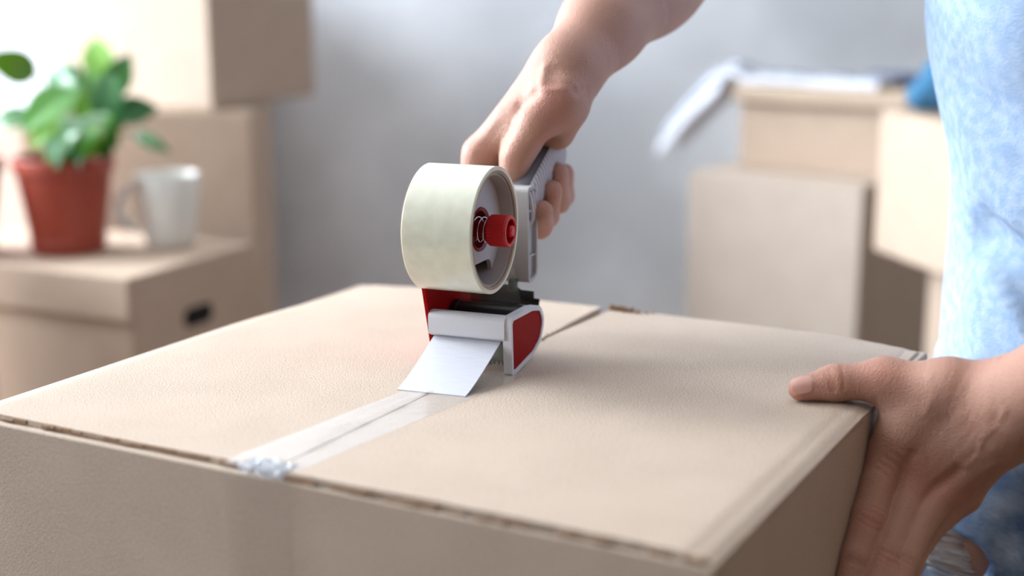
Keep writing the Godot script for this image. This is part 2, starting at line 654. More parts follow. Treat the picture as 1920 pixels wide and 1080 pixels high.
func main_carton() -> void:
	var table := thing("low_table", "low wooden table hidden beneath the large cardboard box", "table", at_st(-0.449, 0, 0.793), -28.2)
	var wood := mat(Color(0.5, 0.36, 0.24), 0.5)
	part("tabletop", box_mesh(Vector3(-0.25, 0.525, -0.22), Vector3(0.235, 0.56, 0.22), 0.004), wood, table)
	for sx: float in [-1.0, 1.0]:
		for sz: float in [-1.0, 1.0]:
			part("leg", box_mesh(Vector3(sx * 0.205 - 0.022, 0, sz * 0.185 - 0.022), Vector3(sx * 0.205 + 0.022, 0.525, sz * 0.185 + 0.022), 0.003), wood, table)

	var w := (S1 - S0) / 2.0
	var d := (T1 - T0) / 2.0
	var b := thing("cardboard_box", "large brown cardboard box in front, its top flaps being taped shut", "box", at_st((S0 + S1) / 2.0, 0.56, (T0 + T1) / 2.0), -28.2)
	var kraft := card(KRAFT, 3.0)
	var dark_edge := card(Color(0.62, 0.50, 0.40), 6.0)
	var hh := TOP - 0.56
	# walls and bottom, 4 mm board
	for wall: Array in [["front_panel", Vector3(-w, 0, d - 0.004), Vector3(w, hh - 0.0042, d)], ["back_panel", Vector3(-w, 0, -d), Vector3(w, hh - 0.006, -d + 0.004)], ["side_panel", Vector3(-w, 0, -d + 0.004), Vector3(-w + 0.004, hh - 0.006, d - 0.004)], ["side_panel", Vector3(w - 0.004, 0, -d + 0.004), Vector3(w, hh - 0.005, d - 0.004)], ["bottom_panel", Vector3(-w + 0.004, 0.0, -d + 0.004), Vector3(w - 0.004, 0.004, d - 0.004)]]:
		part(wall[0], box_mesh(wall[1], wall[2], 0.0016), kraft, b)
	# inner flaps folded in below the outer ones
	for sz: float in [-1.0, 1.0]:
		part("inner_flap", box_mesh(Vector3(-w + 0.006, hh - 0.0085, minf(sz * (d - 0.004), sz * 0.06)), Vector3(w - 0.006, hh - 0.0047, maxf(sz * (d - 0.004), sz * 0.06))), kraft, b)
	# the two outer flaps: the fold on the side, the free edge along the seam
	var seam := -0.4557 - (S0 + S1) / 2.0
	var rough := FastNoiseLite.new()
	rough.seed = 5
	rough.frequency = 1.0
	for side: float in [-1.0, 1.0]:
		var g := []
		var nj := 72
		var ni := 40
		var outer := side * w
		for i in ni + 1:
			var row := []
			for j in nj + 1:
				var v := float(j) / nj
				var z := lerpf(d - (0.0022 if side > 0 else 0.0065), -d + 0.002, v)
				if j == 0 or j == nj:
					z += rough.get_noise_2d(i * 60.0, 7.0 * side) * 0.0012
				# seam edge: almost closed in front, open at the back
				var gap := 0.0009 + 0.0042 * smoothstep(0.70, 0.95, v) + 0.0006 * rough.get_noise_1d(j * 23.0 + side * 50.0)
				gap += 0.004 * smoothstep(0.975, 1.0, v) if side > 0 else 0.0
				var inner := seam + side * gap
				var e := float(i) / ni
				var u := 1.0 - pow(1.0 - e, 2.2)
				if side < 0:
					u = u
				var x := lerpf(inner, outer, u)
				var from_fold := absf(outer - x)
				var y := hh - 0.0040 * exp(-pow(from_fold / 0.007, 1.3)) - 0.0006 * exp(-pow((from_fold - 0.011) / 0.003, 2.0))
				y -= 0.0045 * exp(-pow(from_fold / 0.05, 2.0)) * smoothstep(0.55, 1.0, v)
				y += 0.0012 * sin(v * 5.0 + side) * u * (1.0 - u) * 4.0
				row.append(Vector3(x, y, z))
			g.append(row)
		if side > 0:
			for r: Array in g:
				r.reverse()
			g.reverse()
			for r: Array in g:
				r.reverse()
			g.reverse()
		var st := begin()
		if side > 0:
			var gg := []
			for j in nj + 1:
				var row := []
				for i in ni + 1:
					row.append(g[i][j])
				gg.append(row)
			g = gg
		else:
			var gg := []
			for j in nj + 1:
				var row := []
				for i in ni + 1:
					row.append(g[ni - i][j])
				gg.append(row)
			g = gg
		sheet(st, g, Vector3(0, 0.0036, 0))
		part("top_flap", done(st), kraft, b)
	# torn corrugated edge along the front of the left flap
	var e := begin()
	var rng := RandomNumberGenerator.new()
	rng.seed = 11
	var x := -w + 0.004
	while x < w - 0.01:
		var len := rng.randf_range(0.004, 0.013)
		var zf := d - (0.0062 if x < seam else 0.0019)
		if rng.randf() < 0.75:
			bx(e, Vector3(x, hh - 0.0034 - rng.randf() * 0.0008, zf - 0.004), Vector3(x + len, hh - rng.randf_range(0.0009, 0.0026), zf + rng.randf_range(0.0003, 0.0014)), 0.0004)
		x += len
	var torn := part("torn_edge", done(e), dark_edge, b)
	torn.set_meta("kind", "stuff")
	# fibres standing up at the open back end of the seam
	var fz := begin()
	for k in 110:
		var p := Vector3(seam + 0.004 + absf(rng.randfn(0.0, 0.014)), hh + 0.0001, -d + 0.003 + rng.randf() * 0.006)
		var up := Vector3(rng.randf_range(-0.003, 0.003), rng.randf_range(0.0015, 0.0060) * exp(-absf(p.x - seam) * 25.0), rng.randf_range(-0.001, 0.004))
		tube(fz, [p, p + up * 0.6, p + up + Vector3(rng.randf_range(-0.001, 0.001), 0, 0)], [0.0006, 0.0005, 0.0002], 5)
	for k in 26:
		var v := rng.randf_range(0.62, 0.8)
		var p := Vector3(seam + rng.randf_range(-0.002, 0.002), hh, lerpf(d, -d, v))
		tube(fz, [p, p + Vector3(rng.randf_range(-0.004, 0.003), 0.0008, rng.randf_range(-0.003, 0.003))], [0.0004, 0.0002], 5)
	var fr := part("frayed_fibre", done(fz), card(Color(0.62, 0.5, 0.38), 6.0), b)
	fr.set_meta("kind", "stuff")

	# strip of clear packing tape, from the front panel up over the seam to the tape gun
	var film := clear_film(Color(0.93, 0.93, 0.92), 0.10, 0.2)
	var ts := begin()
	var g := []
	var half := 0.0225
	for j in 90:
		var row := []
		var l := -0.075 + j * 0.0034
		for i in 17:
			var q := float(i) / 16 * 2.0 - 1.0
			var t := maxf(l, 0.0)
			var cx := lerpf(-0.4640, -0.4440, t / 0.225) - (S0 + S1) / 2.0 + q * half
			var y := hh + 0.0005
			var z := d + 0.0007 - t
			if l < 0:
				y = hh + 0.0005 + l
				z = d + 0.0009
			elif t < 0.012:
				y -= 0.002 * (1.0 - t / 0.012) * (0.5 + 0.5 * rough.get_noise_2d(i * 80.0, j * 90.0))
			var ns := rough.get_noise_2d(i * 14.0 + 300.0, j * 9.0)
			y += 0.0007 * maxf(0.0, ns) * (1.0 if l > 0.0 else 0.2)
			# a raised wrinkle that follows the seam
			var ds := (cx - seam) / 0.0016
			if l > 0.0:
				y += 0.0016 * exp(-ds * ds) * (0.5 + 0.5 * sin(t * 160.0))
				y += 0.0012 * exp(-pow((cx - seam + 0.006 - 0.04 * (t - 0.1)) / 0.0014, 2.0)) * smoothstep(0.02, 0.1, t) * smoothstep(0.2, 0.12, t)
			row.append(Vector3(cx, y, z))
		g.append(row)
	var tf := begin()
	for j in g.size() - 1:
		for i in 16:
			var s2: SurfaceTool = ts if j >= 22 else tf
			s2.set_smooth_group(2)
			quad(s2, g[j][i], g[j + 1][i], g[j + 1][i + 1], g[j][i + 1])
	part("tape_tail", done(tf), clear_film(Color(0.95, 0.93, 0.90), 0.03, 0.2), b, Vector3.ZERO, "tape end stuck down the front panel")
	part("packing_tape", done(ts), film, b, Vector3.ZERO, "strip of clear packing tape along the seam")
	# the crumpled start of the tape at the front edge
	var cr := begin()
	var g2 := []
	for j in 13:
		var row := []
		for i in 17:
			var px := seam - 0.004 + (i - 8) * 0.0019 + rng.randf_range(-0.0006, 0.0006)
			var pz := d + 0.0022 - j * 0.0013
			row.append(Vector3(px, hh - 0.0008 + rng.randf_range(0.0, 0.0032) - (0.003 if j < 2 else 0.0), pz))
		g2.append(row)
	for j in 12:
		for i in 16:
			quad(cr, g2[j][i], g2[j + 1][i], g2[j + 1][i + 1], g2[j][i + 1])
	part("crumpled_tape", done(cr), clear_film(Color(0.85, 0.88, 0.92), 0.45, 0.06), b, Vector3.ZERO, "glinting crumpled end of the tape at the front edge")

# ---------------------------------------------------------------- the tape gun, in millimetres in its own frame: x right, y up, z towards the free end of the flap
const GUN_AT := Vector3(-0.0511, 0.92, -0.8657)
const GUN_YAW := -21.5

func mm(x: float, y: float, z: float) -> Vector3:
	return Vector3(x, y, z) * 0.001

func zy(list: Array) -> Array:
	var out := []
	for p: Vector2 in list:
		out.append(p * 0.001)
	return out

func tape_gun() -> void:
	var gun := thing("tape_dispenser", "red, white and grey hand-held tape dispenser resting on the big box", "dispenser", GUN_AT, GUN_YAW)
	var red := mat(Color(0.56, 0.03, 0.04), 0.5)
	red.metallic_specular = 0.14
	var bright_red := mat(Color(0.74, 0.01, 0.03), 0.38)
	var white := mat(Color(0.82, 0.82, 0.84), 0.42)
	var grey := mat(Color(0.68, 0.66, 0.655), 0.5)
	var black := mat(Color(0.02, 0.02, 0.03), 0.35)
	var steel := mat(Color(0.62, 0.64, 0.62), 0.22, 1.0)
	var plain_side := Transform3D(Basis(Vector3(0, 0, 1), Vector3(0, 1, 0), Vector3(-1, 0, 0)), Vector3.ZERO)  # polygon (z, y) pushed along -x
	# left plate, red
	var st := begin()
	prism(st, rounded(zy([Vector2(-64, 8), Vector2(-49, 58), Vector2(-38, 96), Vector2(-58, 118), Vector2(-104, 108), Vector2(-138, 92), Vector2(-136, 44), Vector2(-112, 12)]), [0.003, 0.001, 0.01, 0.012, 0.006, 0.004, 0.008, 0.012]), 0.0265, 0.0290, plain_side)
	part("side_plate", done(st), red, gun)
	# right plate: white D-shaped rim around a red inset
	var outline := [Vector2(-54.5, 40), Vector2(-95, 39), Vector2(-111, 36.5), Vector2(-119.5, 25), Vector2(-112, 11), Vector2(-98, 4.5), Vector2(-65, -0.2), Vector2(-57.5, 0.3)]
	var rim_poly := rounded(zy(outline), [0.006, 0.02, 0.014, 0.014, 0.016, 0.02, 0.002, 0.002], 8)
	var inner: PackedVector2Array = Geometry2D.offset_polygon(rim_poly, -0.0030)[0]
	st = begin()
	prism(st, rim_poly, -0.0325, -0.0265, plain_side, inner)
	part("plate_rim", done(st), white, gun)
	st = begin()
	prism(st, inner, -0.0318, -0.0285, plain_side)
	part("red_panel", done(st), red, gun)
	# white bar across the front
	st = begin()
	prism(st, rounded(zy([Vector2(-53.5, 40), Vector2(-54, 24.5), Vector2(-61, 21.5), Vector2(-68, 26), Vector2(-68, 39)]), [0.0055, 0.0025, 0.003, 0.004, 0.006], 7), -0.0282, 0.0265, plain_side)
	part("front_bar", done(st), white, gun)
	# smoothing flap
	var g := []
	for j in 25:
		var v := j / 24.0
		var row := []
		for i in 3:
			var hw := lerpf(23.3, 24.2, v)
			row.append(mm(lerpf(-hw, hw, i / 2.0) - 0.2, 0.9 + 27.0 * pow(v, 1.25), lerpf(0.9 if i == 0 else (0.0 if i == 1 else -0.9), -70.0, v)))
		g.append(row)
	st = begin()
	sheet(st, g, mm(0, 0.8, 0.0))
	var flap_mat := mat(Color(0.80, 0.80, 0.83), 0.38)
	flap_mat.albedo_texture = noise_tex("flap_streak", 0.05, 2, Color(0.965, 0.965, 0.965), Color(1, 1, 1))
	flap_mat.uv1_triplanar = true
	flap_mat.uv1_scale = Vector3(2, 40, 40)
	part("smoothing_flap", done(st), flap_mat, gun)
	# roller
	st = begin()
	var along := Transform3D(Basis(Vector3(0, 0, 1), Vector3(1, 0, 0), Vector3(0, 1, 0)), mm(0, 28.5, -96))
	lathe(st, PackedVector2Array([Vector2(0, -0.0262), Vector2(0.0098, -0.0262), Vector2(0.0108, -0.0252), Vector2(0.0108, -0.0215), Vector2(0.0100, -0.0212), Vector2(0.0100, 0.0212), Vector2(0.0108, 0.0215), Vector2(0.0108, 0.0252), Vector2(0.0098, 0.0262), Vector2(0, 0.0262)]), 40, along, false)
	part("roller", done(st), black, gun)
	# serrated blade behind the flap
	var teeth := PackedVector2Array([Vector2(-0.0262, 0.017), Vector2(-0.0262, 0.004)])
	for k in 17:
		teeth.append(Vector2(-0.0262 + (k + 0.5) * 0.0524 / 17, 0.0008))
		teeth.append(Vector2(-0.0262 + (k + 1.0) * 0.0524 / 17, 0.004))
	teeth.append(Vector2(0.0262, 0.017))
	st = begin()
	prism(st, teeth, -0.0765, -0.0757)
	part("cutting_blade", done(st), steel, gun)
	st = begin()
	bx(st, mm(-26.4, 6, -80), mm(26.4, 18, -76.6), 0.001)
	part("blade_holder", done(st), grey, gun)
	# stepped steel brake plate behind the roller
	st = begin()
	prism(st, PackedVector2Array(zy([Vector2(-26, 31), Vector2(25.5, 31), Vector2(26.5, 37.5), Vector2(22, 37.5), Vector2(22, 42.5), Vector2(12, 43), Vector2(8, 46), Vector2(-26, 46)])), -0.1262, -0.1250)
	part("brake_plate", done(st), steel, gun)
	st = begin()
	lathe(st, PackedVector2Array([Vector2(0.0028, -0.004), Vector2(0.0034, -0.003), Vector2(0.0034, 0.003), Vector2(0.0026, 0.0045), Vector2(0, 0.005)]), 18, Transform3D(Basis(), mm(8, 47, -121)))
	part("brake_screw", done(st), mat(Color(0.22, 0.30, 0.27), 0.35, 0.6), gun)
	# hollow grey post between brake and handle
	var post := rounded(zy([Vector2(-119, 116), Vector2(-138.5, 116), Vector2(-140, 50), Vector2(-122, 48)]), [0.004, 0.008, 0.008, 0.004], 6)
	var post_in: PackedVector2Array = Geometry2D.offset_polygon(post, -0.0024)[0]
	st = begin()
	prism(st, post, -0.0165, 0.0265, plain_side)
	prism(st, post, -0.0195, -0.0165, plain_side, post_in)
	part("post", done(st), grey, gun)
	part("post_rib", box_mesh(mm(16.4, 98, -139), mm(18.6, 99.4, -121), 0.0003), grey, gun)
	part("post_rib", box_mesh(mm(16.4, 66, -139), mm(18.6, 67.4, -122), 0.0003), grey, gun)
	# handle
	var a0 := mm(6.5, 98, -127)
	var a1 := mm(7.5, 140, -205)
	var dir := (a1 - a0).normalized()
	var right := Vector3(1, 0, 0)
	var up := right.cross(dir).normalized() * -1.0
	if up.y < 0:
		up = -up
	var hf := Transform3D(Basis(right, up, dir), a0)
	var L := (a1 - a0).length()
	st = begin()
	var rings := []
	for j in 25:
		var v := j / 24.0
		var sw := 1.0 - 0.18 * sin(v * PI) * 0.6
		var endr := sqrt(maxf(0.02, 1.0 - pow(maxf(0.0, (v - 0.9) / 0.1), 2.0)))
		var ring := []
		for k in 28:
			var an := TAU * k / 28
			var cxx := signf(cos(an)) * pow(absf(cos(an)), 0.62)
			var cyy := signf(sin(an)) * pow(absf(sin(an)), 0.62)
			ring.append(hf * Vector3(cxx * 0.0107 * endr, cyy * 0.0142 * sw * endr + 0.003 * sin(v * PI), v * L))
		rings.append(ring)
	st.set_smooth_group(1)
	for j in 24:
		for k in 28:
			quad(st, rings[j][k], rings[j][(k + 1) % 28], rings[j + 1][(k + 1) % 28], rings[j + 1][k])
	for k in 28:
		tri(st, hf * Vector3(0, 0, 0), rings[0][(k + 1) % 28], rings[0][k])
		tri(st, hf * Vector3(0, 0, L), rings[24][k], rings[24][(k + 1) % 28])
	part("handle", done(st), mat(Color(0.44, 0.43, 0.45), 0.6), gun)
	var rib_mat := mat(Color(0.78, 0.76, 0.77), 0.5)
	for k in 19:
		var v := 0.05 + k * 0.046
		st = begin()
		for sgn: float in [-1.0, 1.0]:
			var gr := []
			for i in 15:
				var an := lerpf(-1.05, 0.80, i / 14.0)
				var row := []
				for off: Vector2 in [Vector2(-0.0013, -0.0006), Vector2(-0.0010, 0.0015), Vector2(0.0010, 0.0015), Vector2(0.0013, -0.0006)]:
					var lv := v + off.x / L
					var sw := 1.0 - 0.108 * sin(lv * PI)
					var cxx := pow(absf(cos(an)), 0.62)
					var cyy := signf(sin(an)) * pow(absf(sin(an)), 0.62)
					var p := Vector3(sgn * cxx * 0.0115, cyy * 0.0155 * sw + 0.003 * sin(lv * PI), lv * L)
					var outn := Vector3(sgn * cos(an), sin(an), 0).normalized()
					row.append(hf * (p + outn * off.y + Vector3(0, 0, 0.004 * sin(an))))
				gr.append(row)
			for i in 14:
				for j in 3:
					st.set_smooth_group(5)
					if sgn > 0:
						quad(st, gr[i][j], gr[i][j + 1], gr[i + 1][j + 1], gr[i + 1][j])
					else:
						quad(st, gr[i][j], gr[i + 1][j], gr[i + 1][j + 1], gr[i][j + 1])
		part("grip_rib", done(st), rib_mat, gun)

	# hub inside the roll
	var hub_at := mm(0, 98, -51)
	var hub_ax := Transform3D(Basis(Vector3(0, 0, -1), Vector3(1, 0, 0), Vector3(0, -1, 0)), hub_at)
	st = begin()
	lathe(st, PackedVector2Array([Vector2(0.0356, -0.0265), Vector2(0.0366, -0.0265), Vector2(0.0366, 0.0215), Vector2(0.0356, 0.0215), Vector2(0.0352, -0.0265)]), 64, hub_ax, false)
	part("hub_ring", done(st), mat(Color(0.66, 0.62, 0.60), 0.5), gun)
	var face := circle(Vector2.ZERO, 0.0353, 64)
	var notch := rounded(zy([Vector2(-19, -22), Vector2(13, -22), Vector2(19, -40), Vector2(-19, -40)]), [0.007, 0.004, 0, 0], 6)
	var cut: PackedVector2Array = Geometry2D.clip_polygons(face, notch)[0]
	st = begin()
	var hub_plane := Transform3D(Basis(Vector3(0, 0, 1), Vector3(0, 1, 0), Vector3(-1, 0, 0)), hub_at)
	prism(st, cut, -0.0125, -0.0095, hub_plane, circle(Vector2.ZERO, 0.0128, 32))
	part("hub_face", done(st), mat(Color(0.70, 0.67, 0.665), 0.45), gun)
	st = begin()
	prism(st, face, 0.014, 0.017, hub_plane)
	part("hub_back", done(st), mat(Color(0.60, 0.57, 0.56), 0.5), gun)
	# red dish and spindle
	st = begin()
	lathe(st, PackedVector2Array([Vector2(0, 0.0065), Vector2(0.0112, 0.0065), Vector2(0.0122, 0.0125), Vector2(0.0142, 0.0138), Vector2(0.0146, 0.0125), Vector2(0.0128, 0.0118), Vector2(0.0128, 0.005)]), 40, hub_ax, false)
	lathe(st, PackedVector2Array([Vector2(0.0054, 0.006), Vector2(0.0054, 0.024), Vector2(0.0, 0.024)]), 24, hub_ax, false)
	part("spindle", done(st), mat(Color(0.50, 0.005, 0.025), 0.4), gun)
	# coil spring
	st = begin()
	var path := []
	for k in 73:
		var an := k * TAU / 24.0 + 0.6
		var q := Vector3(0.0081 * cos(an), lerpf(0.0085, 0.0205, k / 72.0), 0.0081 * sin(an))
		path.append(hub_ax * q)
	tube(st, path, [0.00042], 8)
	part("spring", done(st), mat(Color(0.85, 0.85, 0.86), 0.2, 1.0), gun)
	# ribbed knob, hollow in front, with its nut
	st = begin()
	lathe(st, PackedVector2Array([Vector2(0.005, 0.0195), Vector2(0.0090, 0.0195), Vector2(0.0101, 0.0210), Vector2(0.0103, 0.0325), Vector2(0.0098, 0.0340)]), 176, hub_ax, false, 0.00014, 44)
	lathe(st, PackedVector2Array([Vector2(0.0098, 0.0340), Vector2(0.0086, 0.0343), Vector2(0.0079, 0.0336), Vector2(0.0076, 0.0255), Vector2(0, 0.0255)]), 44, hub_ax, false)
	part("knob", done(st), bright_red, gun)
	st = begin()
	lathe(st, PackedVector2Array([Vector2(0.0042, 0.025), Vector2(0.0042, 0.0345), Vector2(0.0034, 0.0358), Vector2(0.0, 0.0360)]), 6, hub_ax, false)
	part("nut", done(st), bright_red, gun)
	st = begin()
	lathe(st, PackedVector2Array([Vector2(0.0052, 0.0256), Vector2(0.0068, 0.0256), Vector2(0.0068, 0.0272), Vector2(0.0052, 0.0272), Vector2(0.0052, 0.0256)]), 30, hub_ax, false)
	part("washer", done(st), mat(Color(0.5, 0.55, 0.6), 0.25, 1.0), gun)

	# the roll of tape
	var roll := thing("tape_roll", "thick roll of clear cream-tinted packing tape on the red and white dispenser", "tape", gun.transform * hub_at, GUN_YAW)
	var ax0 := Transform3D(Basis(Vector3(0, 0, -1), Vector3(1, 0, 0), Vector3(0, -1, 0)), Vector3.ZERO)
	st = begin()
	lathe(st, PackedVector2Array([Vector2(0.0386, -0.0242), Vector2(0.0409, -0.0242), Vector2(0.0413, -0.0238), Vector2(0.0413, 0.0228), Vector2(0.0409, 0.0232), Vector2(0.0386, 0.0232), Vector2(0.0386, -0.0242)]), 96, ax0, false)
	var cream := mat(Color(0.875, 0.865, 0.79), 0.24)
	cream.clearcoat_enabled = true
	cream.clearcoat = 0.6
	cream.clearcoat_roughness = 0.12
	cream.subsurf_scatter_enabled = true
	cream.subsurf_scatter_strength = 0.1
	cream.albedo_texture = noise_tex("tape_cloud", 0.02, 4, Color(0.975, 0.972, 0.965), Color(1, 1, 1))
	bump(cream, noise_tex("tape_bump", 0.03, 4, Color.BLACK, Color.WHITE), 0.0025)
	triplanar(cream, 9.0)
	part("tape_winding", done(st), cream, roll)
	st = begin()
	lathe(st, PackedVector2Array([Vector2(0.0367, -0.0240), Vector2(0.0386, -0.0240), Vector2(0.0386, 0.0229), Vector2(0.0367, 0.0229), Vector2(0.0367, -0.0240)]), 96, ax0, false)
	part("cardboard_core", done(st), card(Color(0.70, 0.62, 0.55), 12.0), roll)
	# the film that runs from the roll down to the roller
	st = begin()
	var p0 := mm(0, 72 - 98, -84 + 51)
	var p1 := mm(0, 39.0 - 98, -101 + 51)
	quad(st, p0 + mm(-23, 0, 0), p0 + mm(22, 0, 0), p1 + mm(22, 0, 0), p1 + mm(-23, 0, 0))
	part("tape_web", done(st), clear_film(Color(0.92, 0.93, 0.9), 0.14, 0.08), roll)

# ---------------------------------------------------------------- stacked cartons in the background
# a closed carton: body, two top flaps meeting in a seam, a strip of tape; at = middle of its base
func carton(label: String, at: Vector3, yaw: float, size: Vector3, col: Color, group := "", seam_x := true, taped := true) -> Node3D:
	var o := thing("moving_box", label, "box", at, yaw, group)
	var m := card(col, 3.0)
	var hx := size.x / 2.0
	var hz := size.z / 2.0
	part("body", box_mesh(Vector3(-hx, 0, -hz), Vector3(hx, size.y - 0.004, hz), 0.004), m, o)
	for s: float in [-1.0, 1.0]:
		var lo := Vector3(-hx + 0.001, size.y - 0.0042, -hz + 0.001)
		var hi := Vector3(hx - 0.001, size.y, hz - 0.001)
		if seam_x:
			if s < 0: hi.z = -0.001
			else: lo.z = 0.001
		else:
			if s < 0: hi.x = -0.001
			else: lo.x = 0.001
		part("top_flap", box_mesh(lo, hi, 0.002), m, o)
	if taped:
		var film := clear_film(Color(0.9, 0.88, 0.84), 0.3, 0.2)
		if seam_x:
			part("tape_strip", box_mesh(Vector3(-hx, size.y + 0.0002, -0.024), Vector3(hx, size.y + 0.0006, 0.024), 0.0001), film, o)
		else:
			part("tape_strip", box_mesh(Vector3(-0.024, size.y + 0.0002, -hz), Vector3(0.024, size.y + 0.0006, hz), 0.0001), film, o)
	return o

# puts a carton so that its front right vertical edge stands at this point
func corner_carton(label: String, edge: Vector3, yaw: float, size: Vector3, col: Color, group := "", seam_x := true, taped := true) -> Node3D:
	var b := Basis(Vector3.UP, deg_to_rad(yaw))
	return carton(label, edge + b * Vector3(-size.x / 2.0, 0, -size.z / 2.0), yaw, size, col, group, seam_x, taped)

func backdrop_left() -> void:
	var tan_c := Color(0.79, 0.705, 0.63)
	# the box that carries the plant and the mug: handle hole in its right side, tucked lid flap in front
	var b := corner_carton("cardboard box with an oval handle hole, carrying the plant and mug", Vector3(-0.475, 0.41, -1.737), -25.0, Vector3(0.40, 0.40, 0.262), tan_c, "", true, false)
	b.name = "handle_box"
	part("lid_skirt", box_mesh(Vector3(-0.20, 0.345, 0.131), Vector3(0.20, 0.401, 0.138), 0.002), card(tan_c, 3.0), b)
	var st := begin()
	var slot := rounded([Vector2(-0.030, -0.013), Vector2(0.030, -0.013), Vector2(0.030, 0.013), Vector2(-0.030, 0.013)], [0.012, 0.012, 0.012, 0.012], 6)
	prism(st, slot, -0.004, 0.0006, Transform3D(Basis(Vector3(0, 0, -1), Vector3(0, 1, 0), Vector3(1, 0, 0)), Vector3(0.20, 0.325, 0.0)))
	part("handle_hole", done(st), mat(Color(0.03, 0.022, 0.018), 0.95), b)
	corner_carton("brown cardboard box on the floor under the handle-hole box", Vector3(-0.473, 0.0, -1.735), -25.0, Vector3(0.40, 0.41, 0.265), tan_c)
	# tall stack behind it
	corner_carton("wide cardboard box behind the mug with a big pale box on top", Vector3(-0.393, 0.55, -2.16), 1.0, Vector3(0.31, 0.428, 0.19), tan_c, "", true)
	corner_carton("cardboard box at the bottom of the stack behind the mug", Vector3(-0.385, 0.0, -2.155), 1.0, Vector3(0.33, 0.55, 0.20), tan_c, "", true)
	corner_carton("big bright cardboard box on top of the stack behind the plant", Vector3(-0.452, 0.979, -2.165), -21.0, Vector3(0.287, 0.23, 0.32), Color(0.79, 0.715, 0.65), "", true)
	corner_carton("cardboard box behind the plant at the left edge of the view", Vector3(-0.750, 0.46, -2.19), -14.0, Vector3(0.40, 0.51, 0.11), Color(0.825, 0.765, 0.71), "", true)
	corner_carton("low cardboard box on the floor behind the plant, under another box", Vector3(-0.750, 0.0, -2.19), -14.0, Vector3(0.40, 0.46, 0.11), tan_c, "", true)
	carton("tall cardboard box standing against the wall behind the boxes at the plant", Vector3(-0.67, 0.0, -2.69), 0.0, Vector3(0.34, 1.20, 0.17), tan_c)
	carton("cardboard box outside the left edge, beside the box with the plant", Vector3(-0.84, 0.0, -1.66), -8.0, Vector3(0.30, 0.88, 0.30), tan_c)
	plant()
	mug()
	var pot2 := thing("flower_pot", "second terracotta pot cut off by the left edge of the view", "pot", Vector3(-0.752, 0.8105, -1.90))
	part("pot", pot_mesh(), mat(Color(0.60, 0.25, 0.18), 0.55), pot2)

func pot_mesh() -> ArrayMesh:
	var st := begin()
	lathe(st, PackedVector2Array([Vector2(0, 0), Vector2(0.046, 0), Vector2(0.0485, 0.003), Vector2(0.0515, 0.016), Vector2(0.0495, 0.019), Vector2(0.0625, 0.110), Vector2(0.0665, 0.111), Vector2(0.068, 0.128), Vector2(0.066, 0.130), Vector2(0.0625, 0.129), Vector2(0.060, 0.112), Vector2(0.047, 0.012), Vector2(0, 0.012)]), 64, Transform3D(), false)
	return done(st)

# a pointed oval leaf from its stalk end to its tip, folded along the midrib and drooping
func leaf_mesh(a: Vector3, tip: Vector3, width: float, face: Vector3, droop: float) -> ArrayMesh:
	var st := begin()
	var dir := tip - a
	var side := dir.cross(face).normalized()
	var n := side.cross(dir).normalized()
	var g := []
	for j in 15:
		var v := j / 14.0
		var w := width * pow(sin(PI * pow(v, 0.72)), 0.85) + 0.0004
		var mid := a + dir * v + n * droop * 4.0 * v * (1.0 - v)
		var row := []
		for i in 7:
			var q := i / 3.0 - 1.0
			row.append(mid + side * (w * q) + n * (absf(q) * w * 0.22 - 0.10 * w * q * q))
		g.append(row)
	sheet(st, g, n * 0.0007)
	return done(st)

